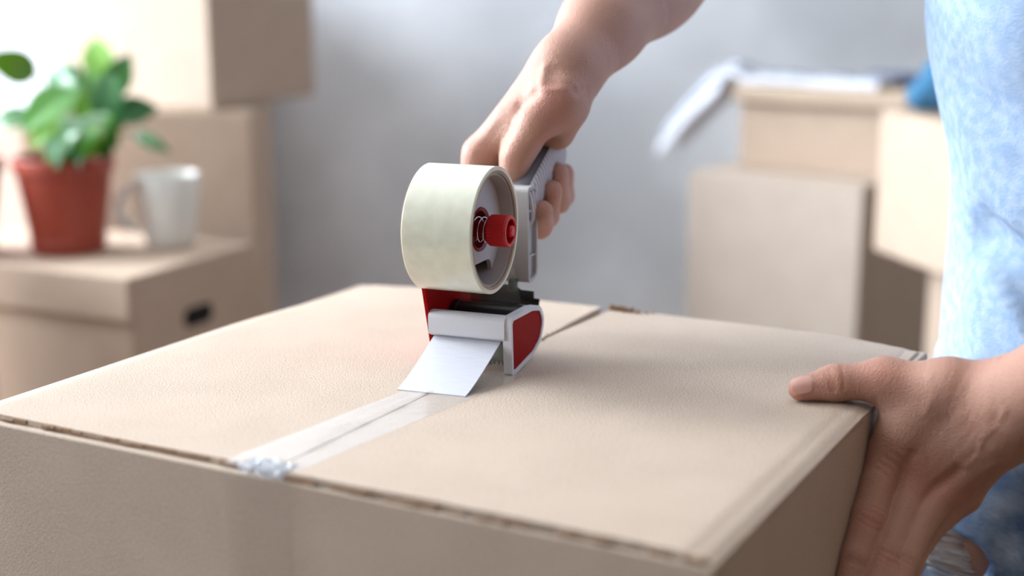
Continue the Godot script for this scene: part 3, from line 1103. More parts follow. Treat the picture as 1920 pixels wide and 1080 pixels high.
func plant() -> void:
	var at := Vector3(-0.607, 0.8105, -1.921)
	var o := thing("potted_plant", "leafy green houseplant in a terracotta pot beside the white mug", "plant", at)
	part("pot", pot_mesh(), mat(Color(0.60, 0.24, 0.17), 0.5), o)
	var st := begin()
	lathe(st, PackedVector2Array([Vector2(0.0605, 0.114), Vector2(0.03, 0.119), Vector2(0, 0.120)]), 32)
	part("soil", done(st), mat(Color(0.12, 0.08, 0.05), 0.95), o)
	var greens: Array[StandardMaterial3D] = []
	for c: Color in [Color(0.26, 0.52, 0.09), Color(0.15, 0.40, 0.09), Color(0.42, 0.62, 0.15), Color(0.24, 0.46, 0.26)]:
		var m := mat(c, 0.28)
		m.backlight_enabled = true
		m.backlight = Color(c.r * 0.55, c.g * 0.6, c.b * 0.3)
		m.albedo_texture = noise_tex("leaf_vein", 0.03, 3, Color(0.82, 0.86, 0.8), Color(1, 1, 1))
		triplanar(m, 12.0)
		greens.append(m)
	var stem := mat(Color(0.30, 0.45, 0.12), 0.5)
	var leaves := [
		[Vector3(-0.0356, 0.2370, -0.0261), Vector3(-0.0967, 0.2640, -0.0013), 0.023, Vector3(-0.30, 0.35, 0.93), 0.006, 2],
		[Vector3(-0.0125, 0.2118, -0.0923), Vector3(-0.0490, 0.2472, -0.1205), 0.023, Vector3(-0.30, 0.35, 0.93), 0.004, 3],
		[Vector3(-0.0051, 0.2162, -0.1137), Vector3(-0.0309, 0.2466, -0.1306), 0.016, Vector3(-0.30, 0.35, 0.93), 0.004, 1],
		[Vector3(0.0241, 0.2196, 0.0084), Vector3(-0.0318, 0.1656, 0.0612), 0.028, Vector3(-0.30, 0.35, 0.93), 0.010, 0],
		[Vector3(0.0496, 0.1772, -0.0335), Vector3(0.0528, 0.2379, -0.0673), 0.024, Vector3(0.10, 0.35, 0.93), 0.004, 3],
		[Vector3(0.0421, 0.1994, -0.0895), Vector3(0.0652, 0.2605, -0.1234), 0.021, Vector3(0.10, 0.35, 0.93), 0.004, 1],
		[Vector3(0.0579, 0.1803, -0.0547), Vector3(0.1142, 0.1871, -0.0766), 0.020, Vector3(0.10, 0.35, 0.93), 0.008, 3],
		[Vector3(0.0905, 0.1573, -0.0291), Vector3(0.1449, 0.1340, -0.0036), 0.010, Vector3(0.10, 0.35, 0.93), 0.003, 1],
		[Vector3(0.0136, 0.2207, -0.1556), Vector3(-0.0074, 0.2792, -0.2094), 0.023, Vector3(0.10, 0.35, 0.93), 0.004, 2],
		[Vector3(-0.0664, 0.1775, -0.0847), Vector3(-0.1321, 0.1630, -0.1021), 0.016, Vector3(-0.30, 0.35, 0.93), 0.004, 1],
		[Vector3(0.0099, 0.1870, 0.0155), Vector3(-0.0226, 0.1440, 0.0556), 0.021, Vector3(-0.30, 0.35, 0.93), 0.008, 2],
		[Vector3(0.0131, 0.1810, 0.0271), Vector3(0.0141, 0.1194, 0.0713), 0.018, Vector3(-0.30, 0.35, 0.93), 0.012, 3],
		[Vector3(0.0312, 0.1835, 0.0163), Vector3(0.0389, 0.1194, 0.0610), 0.020, Vector3(-0.30, 0.35, 0.93), 0.010, 1],
		[Vector3(0.0360, 0.1851, -0.0045), Vector3(0.0647, 0.1279, 0.0285), 0.021, Vector3(0.10, 0.35, 0.93), 0.010, 1],
		[Vector3(0.0070, 0.1902, -0.0671), Vector3(-0.0252, 0.2323, -0.0967), 0.018, Vector3(-0.30, 0.35, 0.93), 0.004, 1],
		[Vector3(0.0159, 0.1884, -0.0871), Vector3(0.0062, 0.2383, -0.1185), 0.021, Vector3(0.10, 0.35, 0.93), 0.004, 0],
		[Vector3(0.0409, 0.1832, -0.0246), Vector3(0.0741, 0.1397, -0.0048), 0.017, Vector3(0.10, 0.35, 0.93), 0.008, 0],
		[Vector3(0.0015, 0.1715, -0.0323), Vector3(-0.0226, 0.1206, -0.0007), 0.017, Vector3(-0.30, 0.35, 0.93), 0.008, 2],
		[Vector3(0.0490, 0.1765, 0.0178), Vector3(0.0570, 0.1332, 0.0478), 0.016, Vector3(0.10, 0.35, 0.93), 0.008, 2],
		[Vector3(0.0333, 0.1761, 0.0486), Vector3(0.0291, 0.1410, 0.0768), 0.016, Vector3(-0.30, 0.35, 0.93), 0.008, 1],
		[Vector3(0.0473, 0.1761, 0.0486), Vector3(0.0533, 0.1342, 0.0783), 0.015, Vector3(0.10, 0.35, 0.93), 0.008, 0],
		[Vector3(0.0416, 0.1680, -0.0315), Vector3(0.0619, 0.1171, 0.0001), 0.016, Vector3(0.10, 0.35, 0.93), 0.008, 1],
		[Vector3(0.0131, 0.1741, -0.0431), Vector3(0.0329, 0.2192, -0.0734), 0.018, Vector3(0.10, 0.35, 0.93), 0.004, 2],
		[Vector3(-0.0278, 0.1719, -0.1040), Vector3(-0.0684, 0.1923, -0.1289), 0.018, Vector3(-0.30, 0.35, 0.93), 0.004, 1],
		[Vector3(0.0403, 0.1721, -0.0631), Vector3(0.0705, 0.1623, -0.0507), 0.017, Vector3(0.10, 0.35, 0.93), 0.006, 1],
	]
	for l: Array in leaves:
		var s := begin()
		var root := Vector3(l[0].x * 0.25, 0.117, l[0].z * 0.25)
		var mid: Vector3 = root.lerp(l[0], 0.5) + Vector3(0, 0.02, 0)
		tube(s, [root, root.lerp(mid, 0.6), mid, mid.lerp(l[0], 0.6), l[0]], [0.0022, 0.002, 0.0018, 0.0016, 0.0012], 7)
		part("stalk", done(s), stem, o)
		part("leaf", leaf_mesh(l[0], l[1], l[2], l[3], l[4]), greens[l[5]], o)

func mug() -> void:
	var o := thing("mug", "white china mug on the cardboard box beside the plant", "mug", Vector3(-0.478, 0.8105, -1.962))
	var china := mat(Color(0.90, 0.90, 0.87), 0.16)
	var st := begin()
	lathe(st, PackedVector2Array([Vector2(0, 0.002), Vector2(0.026, 0.002), Vector2(0.028, 0), Vector2(0.031, 0.001), Vector2(0.034, 0.008), Vector2(0.0415, 0.06), Vector2(0.0445, 0.099), Vector2(0.0435, 0.1005), Vector2(0.0420, 0.099), Vector2(0.0385, 0.06), Vector2(0.031, 0.009), Vector2(0, 0.007)]), 64, Transform3D(), true)
	part("cup", done(st), china, o)
	st = begin()
	var path := []
	for k in 21:
		var a := lerpf(-1.25, 1.35, k / 20.0)
		path.append(Vector3(-0.034 - 0.034 * cos(a), 0.053 + 0.031 * sin(a), 0.006))
	tube(st, path, [0.0064], 12)
	part("handle", done(st), china, o)

func backdrop_right() -> void:
	var tan_c := Color(0.79, 0.705, 0.63)
	corner_carton("tall cardboard box with a bright front below the box with textiles", Vector3(0.545, 0.40, -2.183), -34.5, Vector3(0.305, 0.46, 0.34), Color(0.825, 0.765, 0.71))
	corner_carton("cardboard box on the floor under the bright-fronted box", Vector3(0.548, 0.0, -2.18), -34.5, Vector3(0.315, 0.40, 0.35), tan_c)
	# archive box with a lid, textiles lying on it
	var b := Basis(Vector3.UP, deg_to_rad(-36.0))
	var edge := Vector3(0.612, 0.8605, -2.250)
	var o := thing("lidded_box", "cardboard box with a loose lid, striped textiles lying on it", "box", edge + b * Vector3(-0.14, 0, -0.13), -36.0)
	part("body", box_mesh(Vector3(-0.14, 0, -0.13), Vector3(0.14, 0.128, 0.13), 0.003), card(tan_c), o)
	part("lid", box_mesh(Vector3(-0.146, 0.112, -0.136), Vector3(0.156, 0.140, 0.148), 0.003), card(Color(0.80, 0.72, 0.64)), o)
	# striped textile: lies on the lid, hangs over its left end
	var cloth_at := o.position + Vector3(0, 0.1405, 0)
	var tw := thing("striped_towel", "blue and white striped towel drooping over the lidded box", "towel", cloth_at, -36.0)
	var st := begin()
	var stw := begin()
	var nz := FastNoiseLite.new()
	nz.seed = 3
	nz.frequency = 9.0
	var g := []
	for j in 49:
		var v := j / 48.0
		var l := lerpf(0.10, -0.335, v)
		var over := maxf(0.0, -l - 0.140)
		var drop := 0.135 * pow(over / 0.19, 1.5)
		var row := []
		for i in 13:
			var q := i / 12.0
			var z := lerpf(0.03, 0.135, q) * (1.0 - 0.2 * smoothstep(0.0, 0.1, over))
			var y := 0.012 + 0.018 * sin(clampf(over / 0.06, 0.0, 1.0) * PI) - drop + 0.006 * nz.get_noise_2d(l, z * 2.0) + 0.045 * sin(q * PI) * smoothstep(0.0, 0.10, over) + 0.005 * sin(q * PI)
			if drop <= 0.0:
				y = maxf(y, 0.011)
			row.append(Vector3(l + 0.02 * over / 0.19, y, z))
		g.append(row)
	sheet(st, g, Vector3(0, 0.010, 0))
	part("towel_cloth", done(st), mat(Color(0.86, 0.87, 0.90), 0.95), tw)
	var k := 0
	while k < 12:
		var gg := []
		for j in 49:
			var row := []
			for i: int in [k, k + 1]:
				var p: Vector3 = g[j][i]
				var p2: Vector3 = g[j][mini(i + 1, 12)]
				row.append((p if i == k else p.lerp(g[j][k], 0.35)) + Vector3(0, 0.0007, 0))
			gg.append(row)
		sheet(stw, gg, Vector3(0, 0.002, 0))
		k += 2
	var stripes := part("stripe", done(stw), mat(Color(0.27, 0.34, 0.44), 0.95), tw)
	stripes.set_meta("kind", "stuff")
	var fold := thing("folded_cloth", "dark blue folded cloth at the right end of the box lid", "cloth", cloth_at + b * Vector3(0.085, 0.002, 0.0), -30.0)
	for layer in 3:
		part("layer", box_mesh(Vector3(-0.045, layer * 0.006, -0.03), Vector3(0.045 - layer * 0.003, layer * 0.006 + 0.0055, 0.035), 0.0025), mat(Color(0.34, 0.38, 0.50), 0.95), fold)
	# boxes at the person's side
	var bb := Basis(Vector3.UP, deg_to_rad(13.0))
	var hang := carton("bright cardboard box overhanging its neighbour beside the person", Vector3(0.531, 0.789, -2.007) + bb * Vector3(0.16, 0, 0.15), 13.0, Vector3(0.32, 0.203, 0.36), tan_c)
	carton("cardboard box under the overhanging box, mostly hidden by the person", Vector3(0.600, 0.39, -1.96) + bb * Vector3(0.15, 0, 0.12), 13.0, Vector3(0.30, 0.399, 0.30), tan_c)
	carton("lowest cardboard box on the floor beside the person", Vector3(0.600, 0.0, -1.96) + bb * Vector3(0.15, 0, 0.12), 13.0, Vector3(0.31, 0.39, 0.31), tan_c)
	var cl := thing("denim_bundle", "teal blue crumpled cloth on the overhanging box beside the person", "cloth", hang.position + bb * Vector3(-0.035, 0.2065, -0.08))
	var f := Field.new(Vector3(-0.2, -0.02, -0.2), Vector3(0.2, 0.2, 0.2), 0.007)
	f.cap(Vector3(-0.10, 0.022, -0.02), Vector3(0.10, 0.026, 0.02), 0.022, 0.026, 0.008)
	f.cap(Vector3(-0.085, 0.05, -0.01), Vector3(0.08, 0.075, 0.0), 0.022, 0.034, 0.008)
	f.cap(Vector3(-0.06, 0.025, 0.06), Vector3(0.09, 0.03, 0.05), 0.022, 0.03, 0.008)
	f.wrinkle(nz, 1.2, Vector3(1, 2, 1))
	var d := new_skin()
	f.mesh(d)
	part("cloth_fold", skin_mesh(d), mat(Color(0.22, 0.42, 0.55), 0.95), cl)

# ---------------------------------------------------------------- the person
const ELBOW_L := Vector3(0.3981, 1.0578, -0.6903)
const ELBOW_R := Vector3(0.1904, 1.2464, -1.2127)
var redden: Array = []

func skin_tone(p: Vector3) -> Color:
	var c := Vector3(0.475, 0.262, 0.19)
	for r: Array in redden:
		var w: float = exp(-(p - r[0]).length_squared() / (r[1] * r[1]))
		c = c.lerp(r[2], w * r[3])
	return Color(c.x, c.y, c.z)

func left_hand(g: Field) -> void:
	g.cap(Vector3(0.2353, 0.8840, -0.8436), Vector3(0.2250, 0.8712, -0.8316), 0.0122, 0.0106, 0.0016)
	g.cap(Vector3(0.2250, 0.8712, -0.8316), Vector3(0.2167, 0.8561, -0.8171), 0.0106, 0.0110, 0.0010)
	g.cap(Vector3(0.2167, 0.8561, -0.8171), Vector3(0.2052, 0.8385, -0.7989), 0.0110, 0.0088, 0.0012)
	g.cap(Vector3(0.2052, 0.8385, -0.7989), Vector3(0.1985, 0.8260, -0.7880), 0.0088, 0.0075, 0.0012)
	g.cap(Vector3(0.2525, 0.8779, -0.8352), Vector3(0.2405, 0.8600, -0.8210), 0.0120, 0.0096, 0.0016)
	g.cap(Vector3(0.2405, 0.8600, -0.8210), Vector3(0.2255, 0.8390, -0.8010), 0.0096, 0.0098, 0.0010)
	g.cap(Vector3(0.2255, 0.8390, -0.8010), Vector3(0.2129, 0.8241, -0.7845), 0.0098, 0.0085, 0.0012)
	g.cap(Vector3(0.2129, 0.8241, -0.7845), Vector3(0.2037, 0.8103, -0.7743), 0.0085, 0.0075, 0.0012)
	g.cap(Vector3(0.2661, 0.8716, -0.8297), Vector3(0.2523, 0.8583, -0.8176), 0.0108, 0.0085, 0.0016)
	g.cap(Vector3(0.2523, 0.8583, -0.8176), Vector3(0.2358, 0.8379, -0.7988), 0.0085, 0.0080, 0.0010)
	g.cap(Vector3(0.2358, 0.8379, -0.7988), Vector3(0.2244, 0.8234, -0.7823), 0.0080, 0.0075, 0.0012)
	g.cap(Vector3(0.2244, 0.8234, -0.7823), Vector3(0.2168, 0.8122, -0.7737), 0.0075, 0.0070, 0.0012)
	g.cap(Vector3(0.2789, 0.8648, -0.8313), Vector3(0.2667, 0.8539, -0.8279), 0.0092, 0.0076, 0.0016)
	g.cap(Vector3(0.2667, 0.8539, -0.8279), Vector3(0.2505, 0.8385, -0.8204), 0.0076, 0.0074, 0.0010)
	g.cap(Vector3(0.2505, 0.8385, -0.8204), Vector3(0.2423, 0.8276, -0.8098), 0.0074, 0.0068, 0.0012)
	g.cap(Vector3(0.2423, 0.8276, -0.8098), Vector3(0.2368, 0.8213, -0.8023), 0.0068, 0.0062, 0.0012)
	g.cap(Vector3(0.2315, 0.9331, -0.8513), Vector3(0.2011, 0.9307, -0.8539), 0.0116, 0.0108, 0.0022)
	g.cap(Vector3(0.2011, 0.9307, -0.8539), Vector3(0.1790, 0.9274, -0.8521), 0.0108, 0.0074, 0.0018)
	g.cap(Vector3(0.2647, 0.9347, -0.8353), Vector3(0.2315, 0.9331, -0.8513), 0.0122, 0.0116, 0.0040)
	g.cap(Vector3(0.2877, 0.9289, -0.8299), Vector3(0.2647, 0.9347, -0.8353), 0.0115, 0.0122, 0.0050)
	g.cap(Vector3(0.2877, 0.9289, -0.8299), Vector3(0.2353, 0.8840, -0.8436), 0.0115, 0.0122, 0.0038)
	g.cap(Vector3(0.2921, 0.9234, -0.8246), Vector3(0.2525, 0.8779, -0.8352), 0.0125, 0.0120, 0.0038)
	g.cap(Vector3(0.2960, 0.9140, -0.8226), Vector3(0.2661, 0.8716, -0.8297), 0.0125, 0.0108, 0.0038)
	g.cap(Vector3(0.2980, 0.9071, -0.8231), Vector3(0.2789, 0.8648, -0.8313), 0.0115, 0.0092, 0.0038)
	g.cap(Vector3(0.2315, 0.9331, -0.8513), Vector3(0.2468, 0.9153, -0.8454), 0.0116, 0.0100, 0.0040)
	g.cap(Vector3(0.2468, 0.9153, -0.8454), Vector3(0.2414, 0.9002, -0.8441), 0.0100, 0.0112, 0.0050)
	g.cap(Vector3(0.2414, 0.9002, -0.8441), Vector3(0.2353, 0.8840, -0.8436), 0.0112, 0.0122, 0.0050)
	g.cap(Vector3(0.2647, 0.9347, -0.8353), Vector3(0.2414, 0.9002, -0.8441), 0.0122, 0.0112, 0.0050)
	g.cap(Vector3(0.2962, 0.9312, -0.8222), Vector3(0.2877, 0.9289, -0.8299), 0.0168, 0.0115, 0.0050)
	g.cap(Vector3(0.2988, 0.9212, -0.8201), Vector3(0.2960, 0.9140, -0.8226), 0.0172, 0.0125, 0.0050)
	g.cap(Vector3(0.2988, 0.9212, -0.8201), Vector3(0.2980, 0.9071, -0.8231), 0.0172, 0.0115, 0.0050)
	g.cap(Vector3(0.2877, 0.9289, -0.8299), Vector3(0.2980, 0.9071, -0.8231), 0.0115, 0.0115, 0.0060)
	g.cap(Vector3(0.2962, 0.9312, -0.8222), Vector3(0.4021, 1.0638, -0.6843), 0.0168, 0.0340, 0.0080)
	g.cap(Vector3(0.2988, 0.9212, -0.8201), Vector3(0.3941, 1.0478, -0.6963), 0.0172, 0.0330, 0.0080)
	g.crease([Vector3(0.1930, 0.9396, -0.8496), Vector3(0.1939, 0.9379, -0.8463), Vector3(0.1950, 0.9358, -0.8442), Vector3(0.1957, 0.9324, -0.8427), Vector3(0.1967, 0.9287, -0.8424)], 0.0012, 0.23)
	g.crease([Vector3(0.1965, 0.9411, -0.8496), Vector3(0.1972, 0.9388, -0.8457), Vector3(0.1983, 0.9360, -0.8434), Vector3(0.1984, 0.9322, -0.8422), Vector3(0.1987, 0.9280, -0.8423)], 0.0012, 0.23)
	g.crease([Vector3(0.1950, 0.9404, -0.8494), Vector3(0.1957, 0.9383, -0.8459), Vector3(0.1966, 0.9359, -0.8438), Vector3(0.1970, 0.9325, -0.8425), Vector3(0.1977, 0.9288, -0.8423)], 0.0012, 0.23)
	g.crease([Vector3(0.2037, 0.9422, -0.8495), Vector3(0.2036, 0.9395, -0.8452), Vector3(0.2040, 0.9362, -0.8428), Vector3(0.2036, 0.9335, -0.8419), Vector3(0.2034, 0.9305, -0.8416)], 0.0012, 0.21)
	g.crease([Vector3(0.2234, 0.9241, -0.8404), Vector3(0.2259, 0.9197, -0.8421), Vector3(0.2278, 0.9160, -0.8418)], 0.0022, 0.17)
	g.crease([Vector3(0.2428, 0.8935, -0.8249), Vector3(0.2410, 0.8888, -0.8253), Vector3(0.2392, 0.8842, -0.8255), Vector3(0.2380, 0.8808, -0.8254), Vector3(0.2367, 0.8775, -0.8250), Vector3(0.2359, 0.8747, -0.8242), Vector3(0.2349, 0.8721, -0.8231)], 0.0030, 0.44)
	g.crease([Vector3(0.2249, 0.8872, -0.8298), Vector3(0.2277, 0.8857, -0.8275), Vector3(0.2307, 0.8839, -0.8261), Vector3(0.2328, 0.8805, -0.8250), Vector3(0.2351, 0.8768, -0.8247)], 0.0012, 0.15)
	g.crease([Vector3(0.2276, 0.8903, -0.8297), Vector3(0.2308, 0.8886, -0.8276), Vector3(0.2342, 0.8866, -0.8264), Vector3(0.2357, 0.8839, -0.8259), Vector3(0.2372, 0.8811, -0.8256)], 0.0012, 0.11)
	g.crease([Vector3(0.2314, 0.8938, -0.8283), Vector3(0.2341, 0.8924, -0.8270), Vector3(0.2368, 0.8908, -0.8261), Vector3(0.2383, 0.8890, -0.8258), Vector3(0.2398, 0.8872, -0.8255)], 0.0012, 0.10)
	g.crease([Vector3(0.2227, 0.8838, -0.8287), Vector3(0.2253, 0.8825, -0.8259), Vector3(0.2282, 0.8808, -0.8243), Vector3(0.2303, 0.8781, -0.8232), Vector3(0.2326, 0.8751, -0.8231)], 0.0012, 0.23)
	g.crease([Vector3(0.2365, 0.8968, -0.8264), Vector3(0.2389, 0.8959, -0.8256), Vector3(0.2413, 0.8949, -0.8251)], 0.0012, 0.09)
	g.crease([Vector3(0.2099, 0.8614, -0.8085), Vector3(0.2121, 0.8602, -0.8061), Vector3(0.2145, 0.8587, -0.8046), Vector3(0.2179, 0.8574, -0.8045), Vector3(0.2218, 0.8555, -0.8059)], 0.0011, 0.38)
	g.crease([Vector3(0.2119, 0.8641, -0.8100), Vector3(0.2148, 0.8638, -0.8084), Vector3(0.2179, 0.8632, -0.8078), Vector3(0.2206, 0.8614, -0.8073), Vector3(0.2236, 0.8591, -0.8081)], 0.0011, 0.41)
	g.crease([Vector3(0.2089, 0.8584, -0.8061), Vector3(0.2110, 0.8573, -0.8038), Vector3(0.2134, 0.8558, -0.8024), Vector3(0.2165, 0.8545, -0.8024), Vector3(0.2200, 0.8526, -0.8039)], 0.0011, 0.38)
	g.crease([Vector3(0.2143, 0.8660, -0.8111), Vector3(0.2169, 0.8656, -0.8101), Vector3(0.2197, 0.8650, -0.8098), Vector3(0.2219, 0.8637, -0.8097), Vector3(0.2243, 0.8622, -0.8103)], 0.0011, 0.41)
	g.crease([Vector3(0.1981, 0.8399, -0.7909), Vector3(0.2001, 0.8394, -0.7890), Vector3(0.2023, 0.8386, -0.7878), Vector3(0.2048, 0.8381, -0.7878), Vector3(0.2075, 0.8374, -0.7885)], 0.0011, 0.37)
	g.crease([Vector3(0.1992, 0.8416, -0.7914), Vector3(0.2011, 0.8411, -0.7898), Vector3(0.2032, 0.8404, -0.7889), Vector3(0.2054, 0.8400, -0.7888), Vector3(0.2078, 0.8394, -0.7893)], 0.0011, 0.29)
	g.crease([Vector3(0.2177, 0.8426, -0.7926), Vector3(0.2198, 0.8417, -0.7902), Vector3(0.2221, 0.8405, -0.7887), Vector3(0.2251, 0.8393, -0.7884), Vector3(0.2280, 0.8383, -0.7878)], 0.0011, 0.37)
	g.crease([Vector3(0.2194, 0.8449, -0.7942), Vector3(0.2216, 0.8445, -0.7924), Vector3(0.2240, 0.8438, -0.7913), Vector3(0.2265, 0.8426, -0.7907), Vector3(0.2291, 0.8412, -0.7904)], 0.0011, 0.39)
	g.crease([Vector3(0.2168, 0.8404, -0.7900), Vector3(0.2188, 0.8395, -0.7879), Vector3(0.2210, 0.8383, -0.7867), Vector3(0.2238, 0.8373, -0.7866), Vector3(0.2265, 0.8364, -0.7860)], 0.0011, 0.37)
	g.crease([Vector3(0.2294, 0.8407, -0.7900), Vector3(0.2310, 0.8401, -0.7892), Vector3(0.2326, 0.8395, -0.7885), Vector3(0.2345, 0.8387, -0.7882), Vector3(0.2366, 0.8376, -0.7884)], 0.0011, 0.33)
	g.crease([Vector3(0.2304, 0.8427, -0.7916), Vector3(0.2322, 0.8420, -0.7909), Vector3(0.2340, 0.8413, -0.7902), Vector3(0.2359, 0.8407, -0.7899), Vector3(0.2379, 0.8399, -0.7901)], 0.0011, 0.34)
	g.crease([Vector3(0.2688, 0.8859, -0.8162), Vector3(0.2651, 0.8817, -0.8175), Vector3(0.2613, 0.8777, -0.8181), Vector3(0.2578, 0.8751, -0.8180), Vector3(0.2543, 0.8726, -0.8176), Vector3(0.2518, 0.8698, -0.8160), Vector3(0.2493, 0.8672, -0.8139)], 0.0034, 0.78)
	g.crease([Vector3(0.2882, 0.8781, -0.8172), Vector3(0.2833, 0.8726, -0.8185), Vector3(0.2781, 0.8674, -0.8192), Vector3(0.2742, 0.8627, -0.8196), Vector3(0.2702, 0.8581, -0.8197), Vector3(0.2667, 0.8542, -0.8189), Vector3(0.2630, 0.8503, -0.8180)], 0.0032, 0.67)
	g.crease([Vector3(0.2474, 0.8975, -0.8241), Vector3(0.2551, 0.9059, -0.8227), Vector3(0.2622, 0.9147, -0.8197)], 0.0070, 0.17)
	g.crease([Vector3(0.2683, 0.8920, -0.8161), Vector3(0.2738, 0.9007, -0.8126), Vector3(0.2782, 0.9102, -0.8065), Vector3(0.2805, 0.9161, -0.8019), Vector3(0.2830, 0.9217, -0.7980)], 0.0070, 0.17)
	g.crease([Vector3(0.2836, 0.8784, -0.8163), Vector3(0.2881, 0.8874, -0.8123), Vector3(0.2915, 0.8972, -0.8056)], 0.0060, 0.20)
	g.crease([Vector3(0.2451, 0.8862, -0.8239), Vector3(0.2515, 0.8956, -0.8231), Vector3(0.2577, 0.9051, -0.8217), Vector3(0.2635, 0.9135, -0.8190), Vector3(0.2688, 0.9221, -0.8150)], 0.0042, -0.12)
	g.crease([Vector3(0.2586, 0.8817, -0.8195), Vector3(0.2647, 0.8892, -0.8177), Vector3(0.2705, 0.8969, -0.8148), Vector3(0.2755, 0.9059, -0.8103), Vector3(0.2795, 0.9157, -0.8030)], 0.0042, -0.13)
	g.crease([Vector3(0.2887, 0.8931, -0.8088), Vector3(0.2856, 0.8891, -0.8116), Vector3(0.2822, 0.8854, -0.8135), Vector3(0.2775, 0.8802, -0.8155), Vector3(0.2725, 0.8752, -0.8167), Vector3(0.2692, 0.8714, -0.8167), Vector3(0.2654, 0.8681, -0.8154)], 0.0030, -0.19)
	g.crease([Vector3(0.2784, 0.9051, -0.8082), Vector3(0.2784, 0.9014, -0.8095), Vector3(0.2783, 0.8976, -0.8107), Vector3(0.2765, 0.8949, -0.8122), Vector3(0.2746, 0.8922, -0.8135), Vector3(0.2711, 0.8890, -0.8152), Vector3(0.2675, 0.8858, -0.8167)], 0.0020, -0.09)
	g.crease([Vector3(0.2865, 0.9316, -0.7942), Vector3(0.2852, 0.9259, -0.7961), Vector3(0.2837, 0.9203, -0.7977), Vector3(0.2815, 0.9155, -0.8014), Vector3(0.2793, 0.9105, -0.8054), Vector3(0.2791, 0.9075, -0.8079), Vector3(0.2782, 0.9051, -0.8084)], 0.0020, -0.06)
	g.crease([Vector3(0.2509, 0.9424, -0.8262), Vector3(0.2518, 0.9374, -0.8230), Vector3(0.2530, 0.9320, -0.8214), Vector3(0.2512, 0.9255, -0.8233), Vector3(0.2491, 0.9191, -0.8248)], 0.0030, -0.08)
	redden.append([Vector3(0.2412, 0.8858, -0.8251), 0.016, Vector3(0.500, 0.200, 0.150), 0.55])
	redden.append([Vector3(0.2586, 0.8775, -0.8188), 0.014, Vector3(0.500, 0.200, 0.150), 0.50])
	redden.append([Vector3(0.2160, 0.8599, -0.8054), 0.011, Vector3(0.500, 0.200, 0.150), 0.45])
	redden.append([Vector3(0.2229, 0.8410, -0.7892), 0.010, Vector3(0.500, 0.200, 0.150), 0.45])
	redden.append([Vector3(0.1966, 0.9353, -0.8434), 0.010, Vector3(0.500, 0.200, 0.150), 0.35])
	redden.append([Vector3(0.2244, 0.9402, -0.8394), 0.016, Vector3(0.500, 0.200, 0.150), 0.35])
	redden.append([Vector3(0.1742, 0.9276, -0.8465), 0.009, Vector3(0.500, 0.200, 0.150), 0.50])
	redden.append([Vector3(0.2750, 0.8684, -0.8187), 0.014, Vector3(0.500, 0.200, 0.150), 0.40])
	redden.append([Vector3(0.2467, 0.9158, -0.8257), 0.020, Vector3(0.500, 0.200, 0.150), -0.00])
	pass

